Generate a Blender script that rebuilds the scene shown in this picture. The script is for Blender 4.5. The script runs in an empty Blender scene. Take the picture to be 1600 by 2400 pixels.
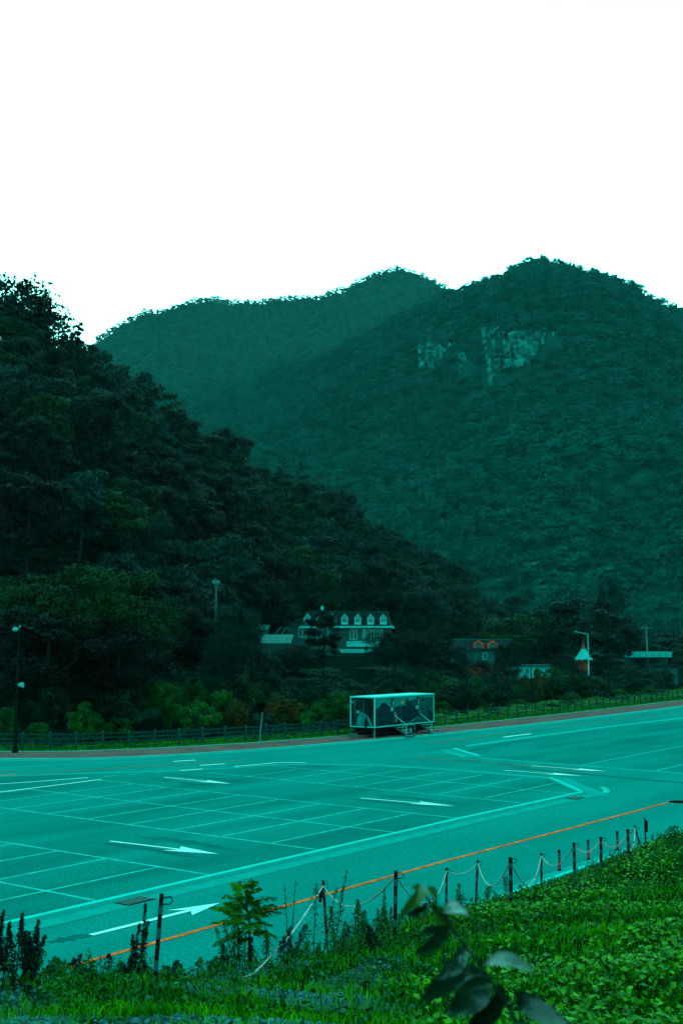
import bpy, math, random
import numpy as np
from mathutils import Vector, Matrix
R = math.radians
random.seed(7); rng = np.random.default_rng(7)
scene = bpy.context.scene
C = scene.collection
# ------------------------------------------------------------------ camera, sky, sun, exposure
F, HC = 2733.0, 7.5                       # focal length in photo pixels, camera height
PITCH = math.atan(310 / F)
cam = bpy.data.cameras.new('camera'); co = bpy.data.objects.new('camera', cam); C.objects.link(co)
cam.sensor_fit = 'VERTICAL'; cam.sensor_height = 36.0; cam.lens = 36.0 * F / 2400
cam.clip_start = .1; cam.clip_end = 9000
cam.dof.use_dof = True; cam.dof.focus_distance = 75; cam.dof.aperture_fstop = 5.0
co.location = (0, 0, HC); co.rotation_euler = (R(90) + PITCH, 0, 0)
scene.camera = co
SUN_AZ, SUN_EL = R(-12.6), R(13.2)        # the sun sits in the notch between the hill and the far mountain
w = bpy.data.worlds.new('World'); scene.world = w; w.use_nodes = True
nt = w.node_tree; nt.nodes.clear()
sky = nt.nodes.new('ShaderNodeTexSky'); sky.sky_type = 'NISHITA'; sky.sun_disc = False
sky.sun_elevation = SUN_EL; sky.sun_rotation = SUN_AZ
sky.air_density = 1.0; sky.dust_density = 2.0
mx = nt.nodes.new('ShaderNodeMix'); mx.data_type = 'RGBA'; mx.inputs[0].default_value = .93
mx.inputs[7].default_value = (5.2, 30.0, 27.3, 1)       # thick even teal overcast
bg = nt.nodes.new('ShaderNodeBackground'); bg.inputs[1].default_value = .1
wo = nt.nodes.new('ShaderNodeOutputWorld')
nt.links.new(sky.outputs[0], mx.inputs[6]); nt.links.new(mx.outputs[2], bg.inputs[0]); nt.links.new(bg.outputs[0], wo.inputs[0])
sl = bpy.data.lights.new('sun', 'SUN'); sl.energy = 2.5; sl.angle = R(.5); sl.color = (1, .62, .3)
so = bpy.data.objects.new('sun', sl); C.objects.link(so)
so.rotation_euler = Vector((-math.sin(SUN_AZ) * -1 * math.cos(SUN_EL), math.cos(SUN_AZ) * math.cos(SUN_EL), math.sin(SUN_EL))).to_track_quat('Z', 'Y').to_euler()
vs = scene.view_settings; vs.view_transform = 'Standard'; vs.look = 'None'; vs.gamma = 1; vs.exposure = 1.0
vs.use_curve_mapping = False
scene.render.engine = 'CYCLES'
scene.cycles.use_denoising = True
scene.cycles.max_bounces = 6; scene.cycles.diffuse_bounces = 3; scene.cycles.glossy_bounces = 2
scene.cycles.volume_bounces = 0; scene.cycles.transparent_max_bounces = 4
# ------------------------------------------------------------------ helpers
ANG = R(53.5)
AV = np.array([math.cos(ANG), math.sin(ANG)]); BV = np.array([AV[1], -AV[0]])   # lot axes: a along the bays, b across
ROTZ = -(math.pi / 2 - ANG)               # local x = b, local y = a
def ray(u, v):
    x, y, z = u - 800, F, -(v - 1200)
    return np.array([x, y * math.cos(PITCH) - z * math.sin(PITCH), y * math.sin(PITCH) + z * math.cos(PITCH)])
def G(u, v, z=0.0):
    d = ray(u, v); t = (z - HC) / d[2]; return d * t + np.array([0, 0, HC])
def atd(u, v, depth):
    d = ray(u, v); return d * (depth / d[1]) + np.array([0, 0, HC])
def LB(u, v, z=0.0):
    q = G(u, v, z)[:2]; return (float(q @ BV), float(q @ AV))
def W(b, a, z=0.0):
    q = BV * b + AV * a; return Vector((q[0], q[1], z))
def interp(x, pts):
    return np.interp(x, [p[0] for p in pts], [p[1] for p in pts])
def tag(o, label=None, cat=None, group=None, kind=None):
    if label: o['label'] = label
    if cat: o['category'] = cat
    if group: o['group'] = group
    if kind: o['kind'] = kind
    return o
def link(name, data, parent=None):
    o = bpy.data.objects.new(name, data); C.objects.link(o)
    if parent: o.parent = parent
    return o
def empty(name, loc=(0, 0, 0), rz=0, label=None, cat=None, group=None):
    o = link(name, None); o.location = loc; o.rotation_euler = (0, 0, rz); o.empty_display_size = .2
    return tag(o, label, cat, group)
def mesh(name, verts, faces, mat, smooth=False):
    me = bpy.data.meshes.new(name)
    if isinstance(verts, np.ndarray) and isinstance(faces, np.ndarray):
        n, k = faces.shape
        me.vertices.add(len(verts)); me.vertices.foreach_set('co', verts.astype(np.float32).ravel())
        me.loops.add(n * k); me.loops.foreach_set('vertex_index', faces.astype(np.int32).ravel())
        me.polygons.add(n); me.polygons.foreach_set('loop_start', np.arange(0, n * k, k, dtype=np.int32))
        me.update(calc_edges=True)
    else:
        me.from_pydata([tuple(map(float, v)) for v in verts], [], faces); me.update()
    for m in (mat if isinstance(mat, (list, tuple)) else [mat]): me.materials.append(m)
    if smooth: me.polygons.foreach_set('use_smooth', [True] * len(me.polygons))
    return me
class MB:
    """collects simple solids into one mesh"""
    def __init__(s): s.v = []; s.f = []
    def add(s, vs, fs):
        n = len(s.v); s.v += [tuple(map(float, p)) for p in vs]; s.f += [tuple(n + i for i in f) for f in fs]; return s
    def box(s, x0, x1, y0, y1, z0, z1):
        return s.add([(x0, y0, z0), (x1, y0, z0), (x1, y1, z0), (x0, y1, z0), (x0, y0, z1), (x1, y0, z1), (x1, y1, z1), (x0, y1, z1)],
                     [(3, 2, 1, 0), (4, 5, 6, 7), (0, 1, 5, 4), (1, 2, 6, 5), (2, 3, 7, 6), (3, 0, 4, 7)])
    def bar(s, p, q, w, h=None):
        p, q = Vector(p), Vector(q); d = (q - p).normalized(); h = h or w
        up = Vector((0, 0, 1)) if abs(d.z) < .95 else Vector((1, 0, 0))
        x = d.cross(up).normalized() * w / 2; y = x.cross(d).normalized() * h / 2
        vs = [p - x - y, p + x - y, p + x + y, p - x + y, q - x - y, q + x - y, q + x + y, q - x + y]
        return s.add(vs, [(3, 2, 1, 0), (4, 5, 6, 7), (0, 1, 5, 4), (1, 2, 6, 5), (2, 3, 7, 6), (3, 0, 4, 7)])
    def tube(s, pts, rad, n=8, caps=True):
        pts = [Vector(p) for p in pts]; rad = rad if isinstance(rad, (list, tuple)) else [rad] * len(pts)
        vs, fs = [], []; prev = None
        for i, p in enumerate(pts):
            d = (pts[min(i + 1, len(pts) - 1)] - pts[max(i - 1, 0)]).normalized()
            if prev is None: prev = Vector((1, 0, 0)) if abs(d.x) < .9 else Vector((0, 1, 0))
            x = (prev - d * prev.dot(d)).normalized(); prev = x; y = d.cross(x)
            for k in range(n):
                a = 2 * math.pi * k / n; vs.append(p + (x * math.cos(a) + y * math.sin(a)) * rad[i])
        for i in range(len(pts) - 1):
            for k in range(n): fs.append((i * n + k, i * n + (k + 1) % n, (i + 1) * n + (k + 1) % n, (i + 1) * n + k))
        if caps: fs.append(tuple(range(n - 1, -1, -1))); fs.append(tuple((len(pts) - 1) * n + k for k in range(n)))
        return s.add(vs, fs)
    def prism(s, poly, z0, z1):
        n = len(poly); vs = [(p[0], p[1], z0) for p in poly] + [(p[0], p[1], z1) for p in poly]
        return s.add(vs, [tuple(range(n - 1, -1, -1)), tuple(range(n, 2 * n))] + [(i, (i + 1) % n, n + (i + 1) % n, n + i) for i in range(n)])
    def build(s, name, mat, parent=None, smooth=False):
        o = link(name, mesh(name, s.v, s.f, mat, smooth), parent); return o
def poly_tri(pts):
    from mathutils.geometry import tessellate_polygon
    return [tuple(t) for t in tessellate_polygon([[Vector((p[0], p[1], 0)) for p in pts]])]
def sheet(name, pts, z, mat, parent=None, kind=None):
    """flat polygon in lot coordinates (b, a)"""
    ar = sum(pts[i][0] * pts[(i + 1) % len(pts)][1] - pts[(i + 1) % len(pts)][0] * pts[i][1] for i in range(len(pts)))
    if ar < 0: pts = pts[::-1]
    o = link(name, mesh(name, [(p[0], p[1], z) for p in pts], [tuple(range(len(pts)))], mat), parent)
    if not parent: o.rotation_euler = (0, 0, ROTZ)
    if kind: o['kind'] = kind
    return o
def strip_pts(pts, w0, w1):
    """polyline -> left/right offset polygon; w0/w1 offsets to either side"""
    L, Rr = [], []
    for i, p in enumerate(pts):
        p = np.array(p, float); d = np.array(pts[min(i + 1, len(pts) - 1)], float) - np.array(pts[max(i - 1, 0)], float)
        d /= np.linalg.norm(d) + 1e-9; n = np.array([-d[1], d[0]])
        L.append(p + n * w0); Rr.append(p + n * w1)
    return L, Rr
def strip(name, pts, w0, w1, z0, z1, mat, parent=None, kind=None, flat=False):
    L, Rr = strip_pts(pts, w0, w1); n = len(pts); vs, fs = [], []
    if flat:
        for l, r in zip(L, Rr): vs += [(l[0], l[1], z1), (r[0], r[1], z1)]
        for i in range(n - 1): fs.append((2 * i, 2 * i + 1, 2 * i + 3, 2 * i + 2))
    else:
        for l, r in zip(L, Rr): vs += [(l[0], l[1], z0), (l[0], l[1], z1), (r[0], r[1], z1), (r[0], r[1], z0)]
        for i in range(n - 1):
            for k in range(3): fs.append((4 * i + k, 4 * i + k + 1, 4 * i + k + 5, 4 * i + k + 4))
        fs += [(0, 3, 2, 1), (4 * n - 4, 4 * n - 3, 4 * n - 2, 4 * n - 1)]
    me = mesh(name, vs, fs, mat)
    if flat and me.polygons[0].normal.z < 0: me.flip_normals()
    o = link(name, me, parent)
    if not parent: o.rotation_euler = (0, 0, ROTZ)
    if kind: o['kind'] = kind
    return o
def spline(pts, n=8):
    P = [np.array(p, float) for p in pts]; P = [2 * P[0] - P[1]] + P + [2 * P[-1] - P[-2]]; out = []
    for i in range(1, len(P) - 2):
        for k in range(n):
            t = k / n; a, b, c, d = P[i - 1:i + 3]
            out.append(.5 * (2 * b + (c - a) * t + (2 * a - 5 * b + 4 * c - d) * t * t + (3 * b - a - 3 * c + d) * t ** 3))
    out.append(P[-2]); return out
# ------------------------------------------------------------------ materials
def mat(name, col, rough=.7, spec=.15, var=0., scale=4., detail=4., col2=None, rnd=0., bump=0., bscale=40., stretch=None, metal=0., lo=.35, hi=.65, fine=0., fscale=90.):
    m = bpy.data.materials.new(name); m.use_nodes = True; t = m.node_tree; N = t.nodes; K = t.links
    p = N['Principled BSDF']; p.inputs['Roughness'].default_value = rough; p.inputs['Specular IOR Level'].default_value = spec; p.inputs['Metallic'].default_value = metal
    col = tuple(col) + (1,); p.inputs['Base Color'].default_value = col
    out = None
    tc = N.new('ShaderNodeTexCoord'); src = tc.outputs['Object']
    if stretch:
        mp = N.new('ShaderNodeMapping'); mp.inputs['Scale'].default_value = stretch; K.new(src, mp.inputs[0]); src = mp.outputs[0]
    if var or col2:
        no = N.new('ShaderNodeTexNoise'); no.inputs['Scale'].default_value = scale; no.inputs['Detail'].default_value = detail; K.new(src, no.inputs['Vector'])
        mr = N.new('ShaderNodeMapRange'); mr.inputs[1].default_value = lo; mr.inputs[2].default_value = hi; K.new(no.outputs['Fac'], mr.inputs[0])
        mi = N.new('ShaderNodeMix'); mi.data_type = 'RGBA'; K.new(mr.outputs[0], mi.inputs[0])
        if col2: mi.inputs[6].default_value = col; mi.inputs[7].default_value = tuple(col2) + (1,)
        else:
            mi.inputs[6].default_value = tuple(c * (1 - var) for c in col[:3]) + (1,); mi.inputs[7].default_value = tuple(min(1, c * (1 + var)) for c in col[:3]) + (1,)
        out = mi.outputs[2]
    if fine:
        n3 = N.new('ShaderNodeTexNoise'); n3.inputs['Scale'].default_value = fscale; n3.inputs['Detail'].default_value = 3; K.new(tc.outputs['Object'], n3.inputs['Vector'])
        m3 = N.new('ShaderNodeMapRange'); m3.inputs[1].default_value = .3; m3.inputs[2].default_value = .7; m3.inputs[3].default_value = 1 - fine; m3.inputs[4].default_value = 1 + fine; K.new(n3.outputs['Fac'], m3.inputs[0])
        h3 = N.new('ShaderNodeHueSaturation'); K.new(m3.outputs[0], h3.inputs['Value'])
        if out: K.new(out, h3.inputs['Color'])
        else: h3.inputs['Color'].default_value = col
        out = h3.outputs[0]
    if rnd:
        oi = N.new('ShaderNodeObjectInfo'); hs = N.new('ShaderNodeHueSaturation')
        m2 = N.new('ShaderNodeMapRange'); m2.inputs[3].default_value = 1 - rnd; m2.inputs[4].default_value = 1 + rnd; K.new(oi.outputs['Random'], m2.inputs[0]); K.new(m2.outputs[0], hs.inputs['Value'])
        if out: K.new(out, hs.inputs['Color'])
        else: hs.inputs['Color'].default_value = col
        out = hs.outputs[0]
    if out: K.new(out, p.inputs['Base Color'])
    if bump:
        n2 = N.new('ShaderNodeTexNoise'); n2.inputs['Scale'].default_value = bscale; n2.inputs['Detail'].default_value = 4; K.new(tc.outputs['Object'], n2.inputs['Vector'])
        b = N.new('ShaderNodeBump'); b.inputs['Strength'].default_value = bump; b.inputs['Distance'].default_value = .05; K.new(n2.outputs['Fac'], b.inputs['Height']); K.new(b.outputs[0], p.inputs['Normal'])
    return m
M = {}
M['asphalt_road'] = mat('asphalt_road', (.0003, .049, .0445), .95, .0, var=.12, scale=.35, stretch=(1, .25, 1), fine=.34, fscale=10)
M['asphalt_lot'] = mat('asphalt_lot', (.0002, .0415, .0378), .95, .0, var=.22, scale=.4, stretch=(1, .16, 1), fine=.34, fscale=10)
M['asphalt_dark'] = mat('asphalt_dark', (.0003, .0275, .0252), .95, .0, var=.3, scale=1.2)
M['concrete'] = mat('concrete', (.0006, .072, .065), .9, .0, var=.10, scale=1.5, fine=.12, fscale=20)
M['kerb'] = mat('kerb', (.003, .135, .122), .9, .0, var=.08, scale=2)
M['white_paint'] = mat('white_paint', (.15, .215, .20), .8, .05, var=.10, scale=3)
M['line_paint'] = mat('line_paint', (.006, .110, .100), .9, .0, var=.25, scale=2.5, fine=.2)
M['faint_paint'] = mat('faint_paint', (.002, .068, .062), .9, .0, var=.2, scale=2.5)
M['orange_paint'] = mat('orange_paint', (.40, .037, .0085), .85, .0, var=.3, scale=2.0, fine=.35, fscale=8)
M['faint_orange'] = mat('faint_orange', (.085, .034, .025), .9, .0, var=.2, scale=2)
M['paver'] = mat('paver', (.060, .025, .0235), .9, .0, var=.18, scale=.5, fine=.25, fscale=5)
M['soil'] = mat('soil', (.0006, .006, .004), .95, .0, col2=(.0006, .010, .001), scale=1.2)
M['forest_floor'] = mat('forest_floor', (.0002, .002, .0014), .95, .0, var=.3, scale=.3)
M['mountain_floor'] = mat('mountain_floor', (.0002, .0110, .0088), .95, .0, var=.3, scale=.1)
M['bank_soil'] = mat('bank_soil', (.0006, .006, .0018), .95, .0, col2=(.0004, .0025, .0012), scale=1.5, fine=.6, fscale=20)
M['gravel'] = mat('gravel', (.003, .026, .0265), .9, .05, col2=(.0008, .006, .004), scale=.8, detail=5, fine=.75, fscale=28, bump=.6, bscale=30, lo=.42, hi=.58)
M['stone'] = mat('stone', (.004, .034, .036), .85, .1, var=.7, scale=9)
M['bark'] = mat('bark', (.0015, .005, .0045), .9, .0, var=.4, scale=6)
def leaf(name, c, c2, rnd=.3, scale=.35, spec=.01): return mat(name, c, .5, spec, col2=c2, scale=scale, detail=3, rnd=rnd)
M['leaf_dark'] = leaf('leaf_dark', (.0001, .0007, .0005), (.0002, .0018, .0013), .4, .35, .01)
M['leaf_teal'] = leaf('leaf_teal', (.0003, .0036, .0030), (.0005, .0080, .0068), .25)
M['leaf_green'] = leaf('leaf_green', (.0004, .0030, .0010), (.0012, .0098, .0010), .3)
M['leaf_pine'] = leaf('leaf_pine', (.0001, .0009, .0006), (.0002, .0024, .0017), .3)
M['leaf_bush'] = leaf('leaf_bush', (.0004, .0100, .0020), (.0020, .0240, .0012), .4, .9)
M['leaf_bush_dark'] = leaf('leaf_bush_dark', (.0002, .0030, .0018), (.0004, .0078, .0040), .35, .9)
M['leaf_autumn'] = leaf('leaf_autumn', (.002, .008, .0012), (.030, .010, .0010), .2, 1.2)
M['leaf_far'] = leaf('leaf_far', (.0002, .0170, .0140), (.0003, .0350, .0295), .38, .12, .0)  # paler than the near leaves: part of the haze is in this colour
M['grass'] = leaf('grass', (.0006, .0240, .0004), (.0180, .0860, .0004), .0, 1.6, .0)
M['cover'] = leaf('cover', (.0005, .0150, .0009), (.0240, .0800, .0005), .0, 7, .02)
M['weed'] = leaf('weed', (.0005, .0130, .0014), (.0035, .0330, .0012), .2, 2.0, .03)
M['weed_dark'] = leaf('weed_dark', (.0005, .0024, .0019), (.0006, .0050, .0034), .0, 2.0)
M['leaf_near'] = mat('leaf_near', (.0003, .0036, .0015), .3, .2, col2=(.0005, .0080, .0026), scale=7, rnd=.35, bump=.25, bscale=30)
M['leaf_olive'] = leaf('leaf_olive', (.008, .0220, .0008), (.018, .0340, .0008), .2, 6, .08)
M['leaf_sapling'] = leaf('leaf_sapling', (.0015, .0260, .0014), (.0170, .0480, .0012), .25, 2.0)
for k_ in ('asphalt_road', 'asphalt_lot', 'asphalt_dark', 'concrete', 'line_paint', 'faint_paint', 'kerb', 'faint_orange'):       # teal sheen put in for the sky's reflection at a grazing view
    p_ = M[k_].node_tree.nodes['Principled BSDF']; p_.inputs['Sheen Weight'].default_value = .022; p_.inputs['Sheen Roughness'].default_value = .45; p_.inputs['Sheen Tint'].default_value = (.03, .9, .84, 1)
M['rock'] = mat('rock', (.001, .020, .018), .9, .0, col2=(.003, .070, .064), scale=.22, stretch=(1, 1, .55), detail=6, fine=.3, fscale=.8)
M['wood'] = mat('wood', (.001, .0140, .0140), .9, .0, var=.3, scale=5)
M['wood_cap'] = mat('wood_cap', (.004, .030, .028), .7, .1)
M['steel'] = mat('steel', (.003, .022, .022), .6, .15, var=.2, scale=3)
M['pale_steel'] = mat('pale_steel', (.006, .055, .052), .6, .15)
M['dark_steel'] = mat('dark_steel', (.0005, .0024, .0027), .8, .0)
M['band'] = mat('band', (.002, .016, .016), .6, .2)
M['black'] = mat('black', (.0006, .0014, .0016), .8, .02)
M['white'] = mat('white', (.008, .10, .095), .7, .1, var=.06, scale=1.0)
M['frame_white'] = mat('frame_white', (.005, .155, .147), .7, .08)
M['mural_sky'] = mat('mural_sky', (.001, .050, .048), .9, .0, col2=(.001, .080, .075), scale=.6)
M['mural_dark'] = mat('mural_dark', (.0006, .0075, .0095), .9, .0, var=.5, scale=1.8)
M['mural_front'] = mat('mural_front', (.0005, .0028, .0032), .9, .0, col2=(.001, .016, .016), scale=2.2, stretch=(1, 1, .35), lo=.45, hi=.75)
M['mural_town'] = mat('mural_town', (.0006, .008, .008), .9, .0, col2=(.003, .050, .050), scale=5, stretch=(1, 1, 2.5), lo=.48, hi=.66)
M['mural_road'] = mat('mural_road', (.001, .055, .055), .9, .0, var=.3, scale=3)
M['mural_red'] = mat('mural_red', (.06, .004, .008), .5, .2)
M['mural_yellow'] = mat('mural_yellow', (.10, .05, .004), .5, .2)
M['red_plastic'] = mat('red_plastic', (.17, .0010, .0065), .5, .25, var=.2, scale=4)
M['rope'] = mat('rope', (.16, .15, .14), .8, .05, col2=(.11, .075, .065), scale=1.2)
M['rubber'] = mat('rubber', (.0006, .0018, .002), .9, .03)
M['wall_green'] = mat('wall_green', (.001, .019, .017), .85, .1, var=.15, scale=.6)
M['wall_white'] = mat('wall_white', (.003, .12, .112), .8, .1, var=.2, scale=.6)
M['roof_dark'] = mat('roof_dark', (.0006, .0032, .0042), .8, .05, var=.5, scale=1.5)
M['roof_tin'] = mat('roof_tin', (.001, .045, .042), .7, .08, var=.2, scale=.8)
M['glass'] = mat('glass', (.001, .006, .007), .15, .3)
M['curtain'] = mat('curtain', (.001, .022, .021), .7, .15)
M['orange_wood'] = mat('orange_wood', (.26, .024, .006), .8, .05, var=.2, scale=2)
M['brick_wall'] = mat('brick_wall', (.10, .009, .003), .85, .1, var=.4, scale=1.5)
M['vinyl'] = mat('vinyl', (.002, .115, .107), .8, .05)
M['pale_wall'] = mat('pale_wall', (.001, .022, .021), .85, .05, var=.25, scale=.5)
# ------------------------------------------------------------------ the ground, the road, the lots
def ring(name, rad, z, m):
    n = 96; vs = [(0, 0, z)] + [(rad * math.cos(2 * math.pi * i / n), rad * math.sin(2 * math.pi * i / n), z) for i in range(n)]
    return tag(link(name, mesh(name, vs, [(0, 1 + i, 1 + (i + 1) % n) for i in range(n)], m)), kind='structure')
ring('ground', 4200, -.35, M['soil'])
FRONT = spline([(-150, 0), (-110, 19), (-84, 36), (-63.75, 48.84), (-58.4, 53.9), (-55.3, 62), (-53.4, 72.6), (-52, 85.7), (-51.3, 106), (-51.7, 143), (-52.5, 200), (-53, 260)], 6)
BACK = spline([(-152, 4), (-112, 23), (-87, 40), (-67.6, 52.05), (-62.6, 57.2), (-59.3, 65), (-57.6, 73), (-56.6, 81.4), (-56.2, 93.7), (-56.1, 118), (-57, 157), (-57.6, 200), (-58, 260)], 6)
road = sheet('road', [tuple(p) for p in FRONT] + [(-17.4, 260), (-17.4, -80), (-150, -80)], 0, M['asphalt_road'], kind='structure')
pv = link('pavement', None); pv.rotation_euler = (0, 0, ROTZ)
vs, fs = [], []
for p, q in zip(FRONT, BACK): vs += [(p[0], p[1], .12), (q[0], q[1], .12)]
fs = [(2 * i, 2 * i + 1, 2 * i + 3, 2 * i + 2) for i in range(len(FRONT) - 1)]
me = mesh('pavement', vs, fs, M['paver'])
if me.polygons[0].normal.z < 0: me.flip_normals()
bpy.data.objects.remove(pv); pv = link('pavement', me); pv.rotation_euler = (0, 0, ROTZ); pv['kind'] = 'structure'
strip('kerb', FRONT, 0.002, -.16, -.05, .135, M['kerb'], pv)
strip('gutter', FRONT, -.165, -.6, 0, .006, M['concrete'], pv, flat=True)
strip('edging', BACK, .10, -.02, -.05, .15, M['kerb'], pv)
# near kerb at the foot of the bank
KB = [(-17.4, a) for a in range(-80, 261, 20)]
kerb = strip('kerb', KB, .0, -.18, -.05, .13, M['kerb'], kind='structure')
strip('gutter', KB, .62, .002, 0, .008, M['concrete'], kerb, flat=True)
# first lot
L1 = [LB(-120, 1823), LB(0, 1819.5), LB(200, 1813), LB(427, 1807), LB(549, 1799), LB(640, 1791.5), (-46.06, 58.9), (-42, 60.6), (-36.8, 60.9), (-30.3, 60.3), (-25.9, 55.7), (-26.3, 50), (-26.3, 10), (-26.3, -70), (-130, -70), (-110, 5)]
lot = sheet('parking_lot', L1, .004, M['asphalt_lot'], kind='structure')
L2 = [(-44.1, 73.1), (-44.5, 76), (-44.4, 90), (-44.2, 102), (-43.5, 117), (-43.2, 200), (-22, 200), (-24.6, 67.3), (-26.8, 67.8), (-32, 68.1), (-39.7, 68.9)]
lot2 = sheet('parking_lot', L2, .004, M['asphalt_lot'], kind='structure')
def line(pts, wd, m, parent, name='bay_line', z=.009, flat=True):
    return strip(name, pts, wd / 2, -wd / 2, 0, z, m, parent, flat=True)
PB = M['line_paint']
# rows across (b direction) of the first lot
for a0, a1, b0, b1, wd in [(24.25, 24.15, -62, -26.6, .14), (29.07, 28.98, -66, -26.5, .14), (35.0, 34.8, -70, -26.5, .14), (40.1, 39.78, -50, -26.5, .13), (45.1, 44.6, -50.1, -26.5, .13),
                           (51.5, 50.6, -47.9, -26.4, .13), (56.8, 55.2, -47.9, -26.3, .13)]:
    line([(b0, a0), (b1, a1)], wd, PB, lot, z=.0084)
for k in range(0, 15):
    b = -29.12 - 2.585 * k
    if k < 6: line([(b, 19.2 + k * .2), (b, 24.16)], .13, PB, lot)
    if k < 10: line([(b, 24.2), (b, 29.0)], .13, PB, lot)
    if k < 8: line([(b, 34.95), (b, 39.95)], .13, PB, lot)
    else: line([(b, 35.3), (b, 40.0)], .13, PB, lot)
    if k < 8: line([(b, 39.95), (b, 44.9)], .13, PB, lot)
    if k < 7: line([(b, 51.05), (b, 55.7)], .12, PB, lot)
    if k < 6: line([(b, 55.75), (b, 60.1)], .12, PB, lot)
# kerb and gutter round the first lot
NK = [(-26.38, -70), (-26.38, 10), (-26.35, 30), (-26.32, 44), (-25.98, 55.35)]
strip('kerb', NK, .09, -.14, 0, .12, M['kerb'], lot)
strip('gutter', NK, -.145, -.95, 0, .010, M['concrete'], lot, flat=True)
strip('gutter', NK, .42, .095, 0, .012, M['faint_paint'], lot, flat=True)
strip('kerb', [(-26.05, 55.55), (-30.2, 60.35)], .1, -.12, 0, .12, M['kerb'], lot)
strip('gutter', [(-25.4, 54.9), (-30.2, 60.35)], -.125, -1.1, 0, .011, M['concrete'], lot, flat=True)
strip('gutter', [LB(-120, 1823), LB(0, 1819.5), LB(200, 1813), LB(427, 1807), LB(549, 1799.5), LB(640, 1792.5), (-46.06, 58.7), (-42, 60.7), (-36.8, 61.2), (-30.3, 60.6)], .35, -.35, 0, .013, M['concrete'], lot, flat=True)
# kerb round the second lot
strip('kerb', [(-44.3, 75.2), (-44.4, 90), (-44.2, 102), (-43.5, 117), (-43.2, 200)], .12, -.12, 0, .12, M['kerb'], lot2)
strip('kerb', [(-44.0, 72.9), (-39.8, 69.1)], .2, -.15, 0, .12, M['kerb'], lot2)
strip('gutter', [(-44.0, 72.9), (-39.8, 69.1)], -.155, -1.1, 0, .010, M['concrete'], lot2, flat=True)
strip('gutter', [(-39.6, 68.75), (-32.04, 68.1), (-26.8, 67.8), (-22, 67.2)], .3, -.5, 0, .012, M['concrete'], lot2, flat=True)
for b, a0, a1 in [(-32.0, 68.3, 100), (-27.1, 67.9, 90), (-38.6, 74.2, 98)]:
    line([(b, a0), (b, a1)], .14, PB if b > -35 else M['faint_paint'], lot2)
for a in (73, 78.2, 84, 90): line([(-36, a), (-22, a)], .13, M['faint_paint'], lot2, z=.0084)
# loose lines on roads, given as points read off the photograph's ground plane
def gl(uvs, wd, m, name, parent=road, z=.014): return line([LB(*p) for p in uvs], wd, m, parent, name, z)
gl([(-60, 1864.6), (0, 1857), (110, 1843.5), (238, 1827)], .17, M['white_paint'], 'edge_line', lot)
gl([(-60, 1842), (0, 1838), (100, 1831), (207, 1823)], .16, M['white_paint'], 'edge_line', lot)
for p in ([(244, 1820.5), (276, 1818)], [(303, 1816.5), (331, 1814)], [(363, 1811.2), (389, 1809.3)]):
    gl(p, .17, M['line_paint'], 'lane_dash', lot)
gl([(422, 1806.5), (475, 1802.5)], .2, M['white_paint'], 'lane_dash', lot, .016)
gl([(-60, 1804), (0, 1800), (270, 1787), (400, 1780), (540, 1772.5)], .17, M['line_paint'], 'edge_line')
gl([(-60, 1820.5), (0, 1817), (120, 1811), (270, 1801), (400, 1793), (575, 1781)], .18, M['faint_orange'], 'centre_line')
gl([(-60, 1820), (0, 1817.2), (36, 1815.2)], .2, M['orange_paint'], 'centre_line', z=.016)
gl([(549, 1797.2), (647, 1788.2), (680, 1787.5), (716, 1788)], .18, M['white_paint'], 'edge_line', road, .018)
gl([(470, 1794.2), (527, 1790.5)], .26, M['white_paint'], 'lane_dash')
gl([(406, 1785), (458, 1781.8)], .3, M['white_paint'], 'lane_dash')
gl([(1000, 1743), (1060, 1735), (1335, 1700), (1600, 1668), (1700, 1655)], .16, M['faint_orange'], 'centre_line')
gl([(975, 1776.5), (1070, 1783.5), (1200, 1792), (1320, 1802), (1400, 1812)], .16, M['faint_orange'], 'centre_line')
gl([(1179, 1728), (1243, 1720)], .32, M['white_paint'], 'lane_dash')
gl([(1129, 1720), (1155, 1718)], .3, M['line_paint'], 'lane_dash')
gl([(1295, 1821), (1362, 1831)], .14, M['line_paint'], 'edge_line')
gl([(1045, 1764), (1085, 1773)], .14, M['line_paint'], 'edge_line')
gl([(716, 1791), (892, 1793), (1070, 1803), (1280, 1822.5)], .12, M['line_paint'], 'edge_line', lot, .018)
line([(-21.95, 2), (-21.93, 23.5), (-21.9, 35), (-21.25, 54.6)], .17, M['orange_paint'], road, 'centre_line', .014)
line([(-35, 64.7), (-25, 63.2), (-18, 62.7)], .5, M['asphalt_dark'], road, 'tar_seam', .006)
# arrows: shaft plus a swept head, built at true size
def arrow(p0, p1, parent, head=.42, sw=.085, hw=.5, m=None, z=.016):
    hw *= .82; sw *= .9
    p0, p1 = np.array(LB(*p0)), np.array(LB(*p1)); d = p1 - p0; L = np.linalg.norm(d); d /= L; n = np.array([-d[1], d[0]])
    hb = L * (1 - head); pts = [(0, -sw), (hb + .35, -sw), (hb, -hw), (L * (1 - head * .55), -hw * .55), (L, 0), (L * (1 - head * .55), hw * .55), (hb, hw), (hb + .35, sw), (0, sw)]
    P = [p0 + d * x + n * y for x, y in pts]
    me = mesh('painted_arrow', [(p[0], p[1], z) for p in P], poly_tri(P), m or M['white_paint'])
    if me.polygons[0].normal.z < 0: me.flip_normals()
    return link('painted_arrow', me, parent)
arrow((258, 1972), (513, 2002.5), lot, hw=.62)
arrow((845, 1871), (1065, 1890), lot, hw=.6)
arrow((384, 1822), (542, 1837.5), lot, hw=.55)
arrow((213.5, 2192.5), (516, 2117), road, hw=.6, sw=.11, head=.34)
arrow((1180, 1806), (1365, 1819), road, hw=.6)
arrow((1244, 1795), (1422, 1808.5), road, hw=.6)
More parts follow.
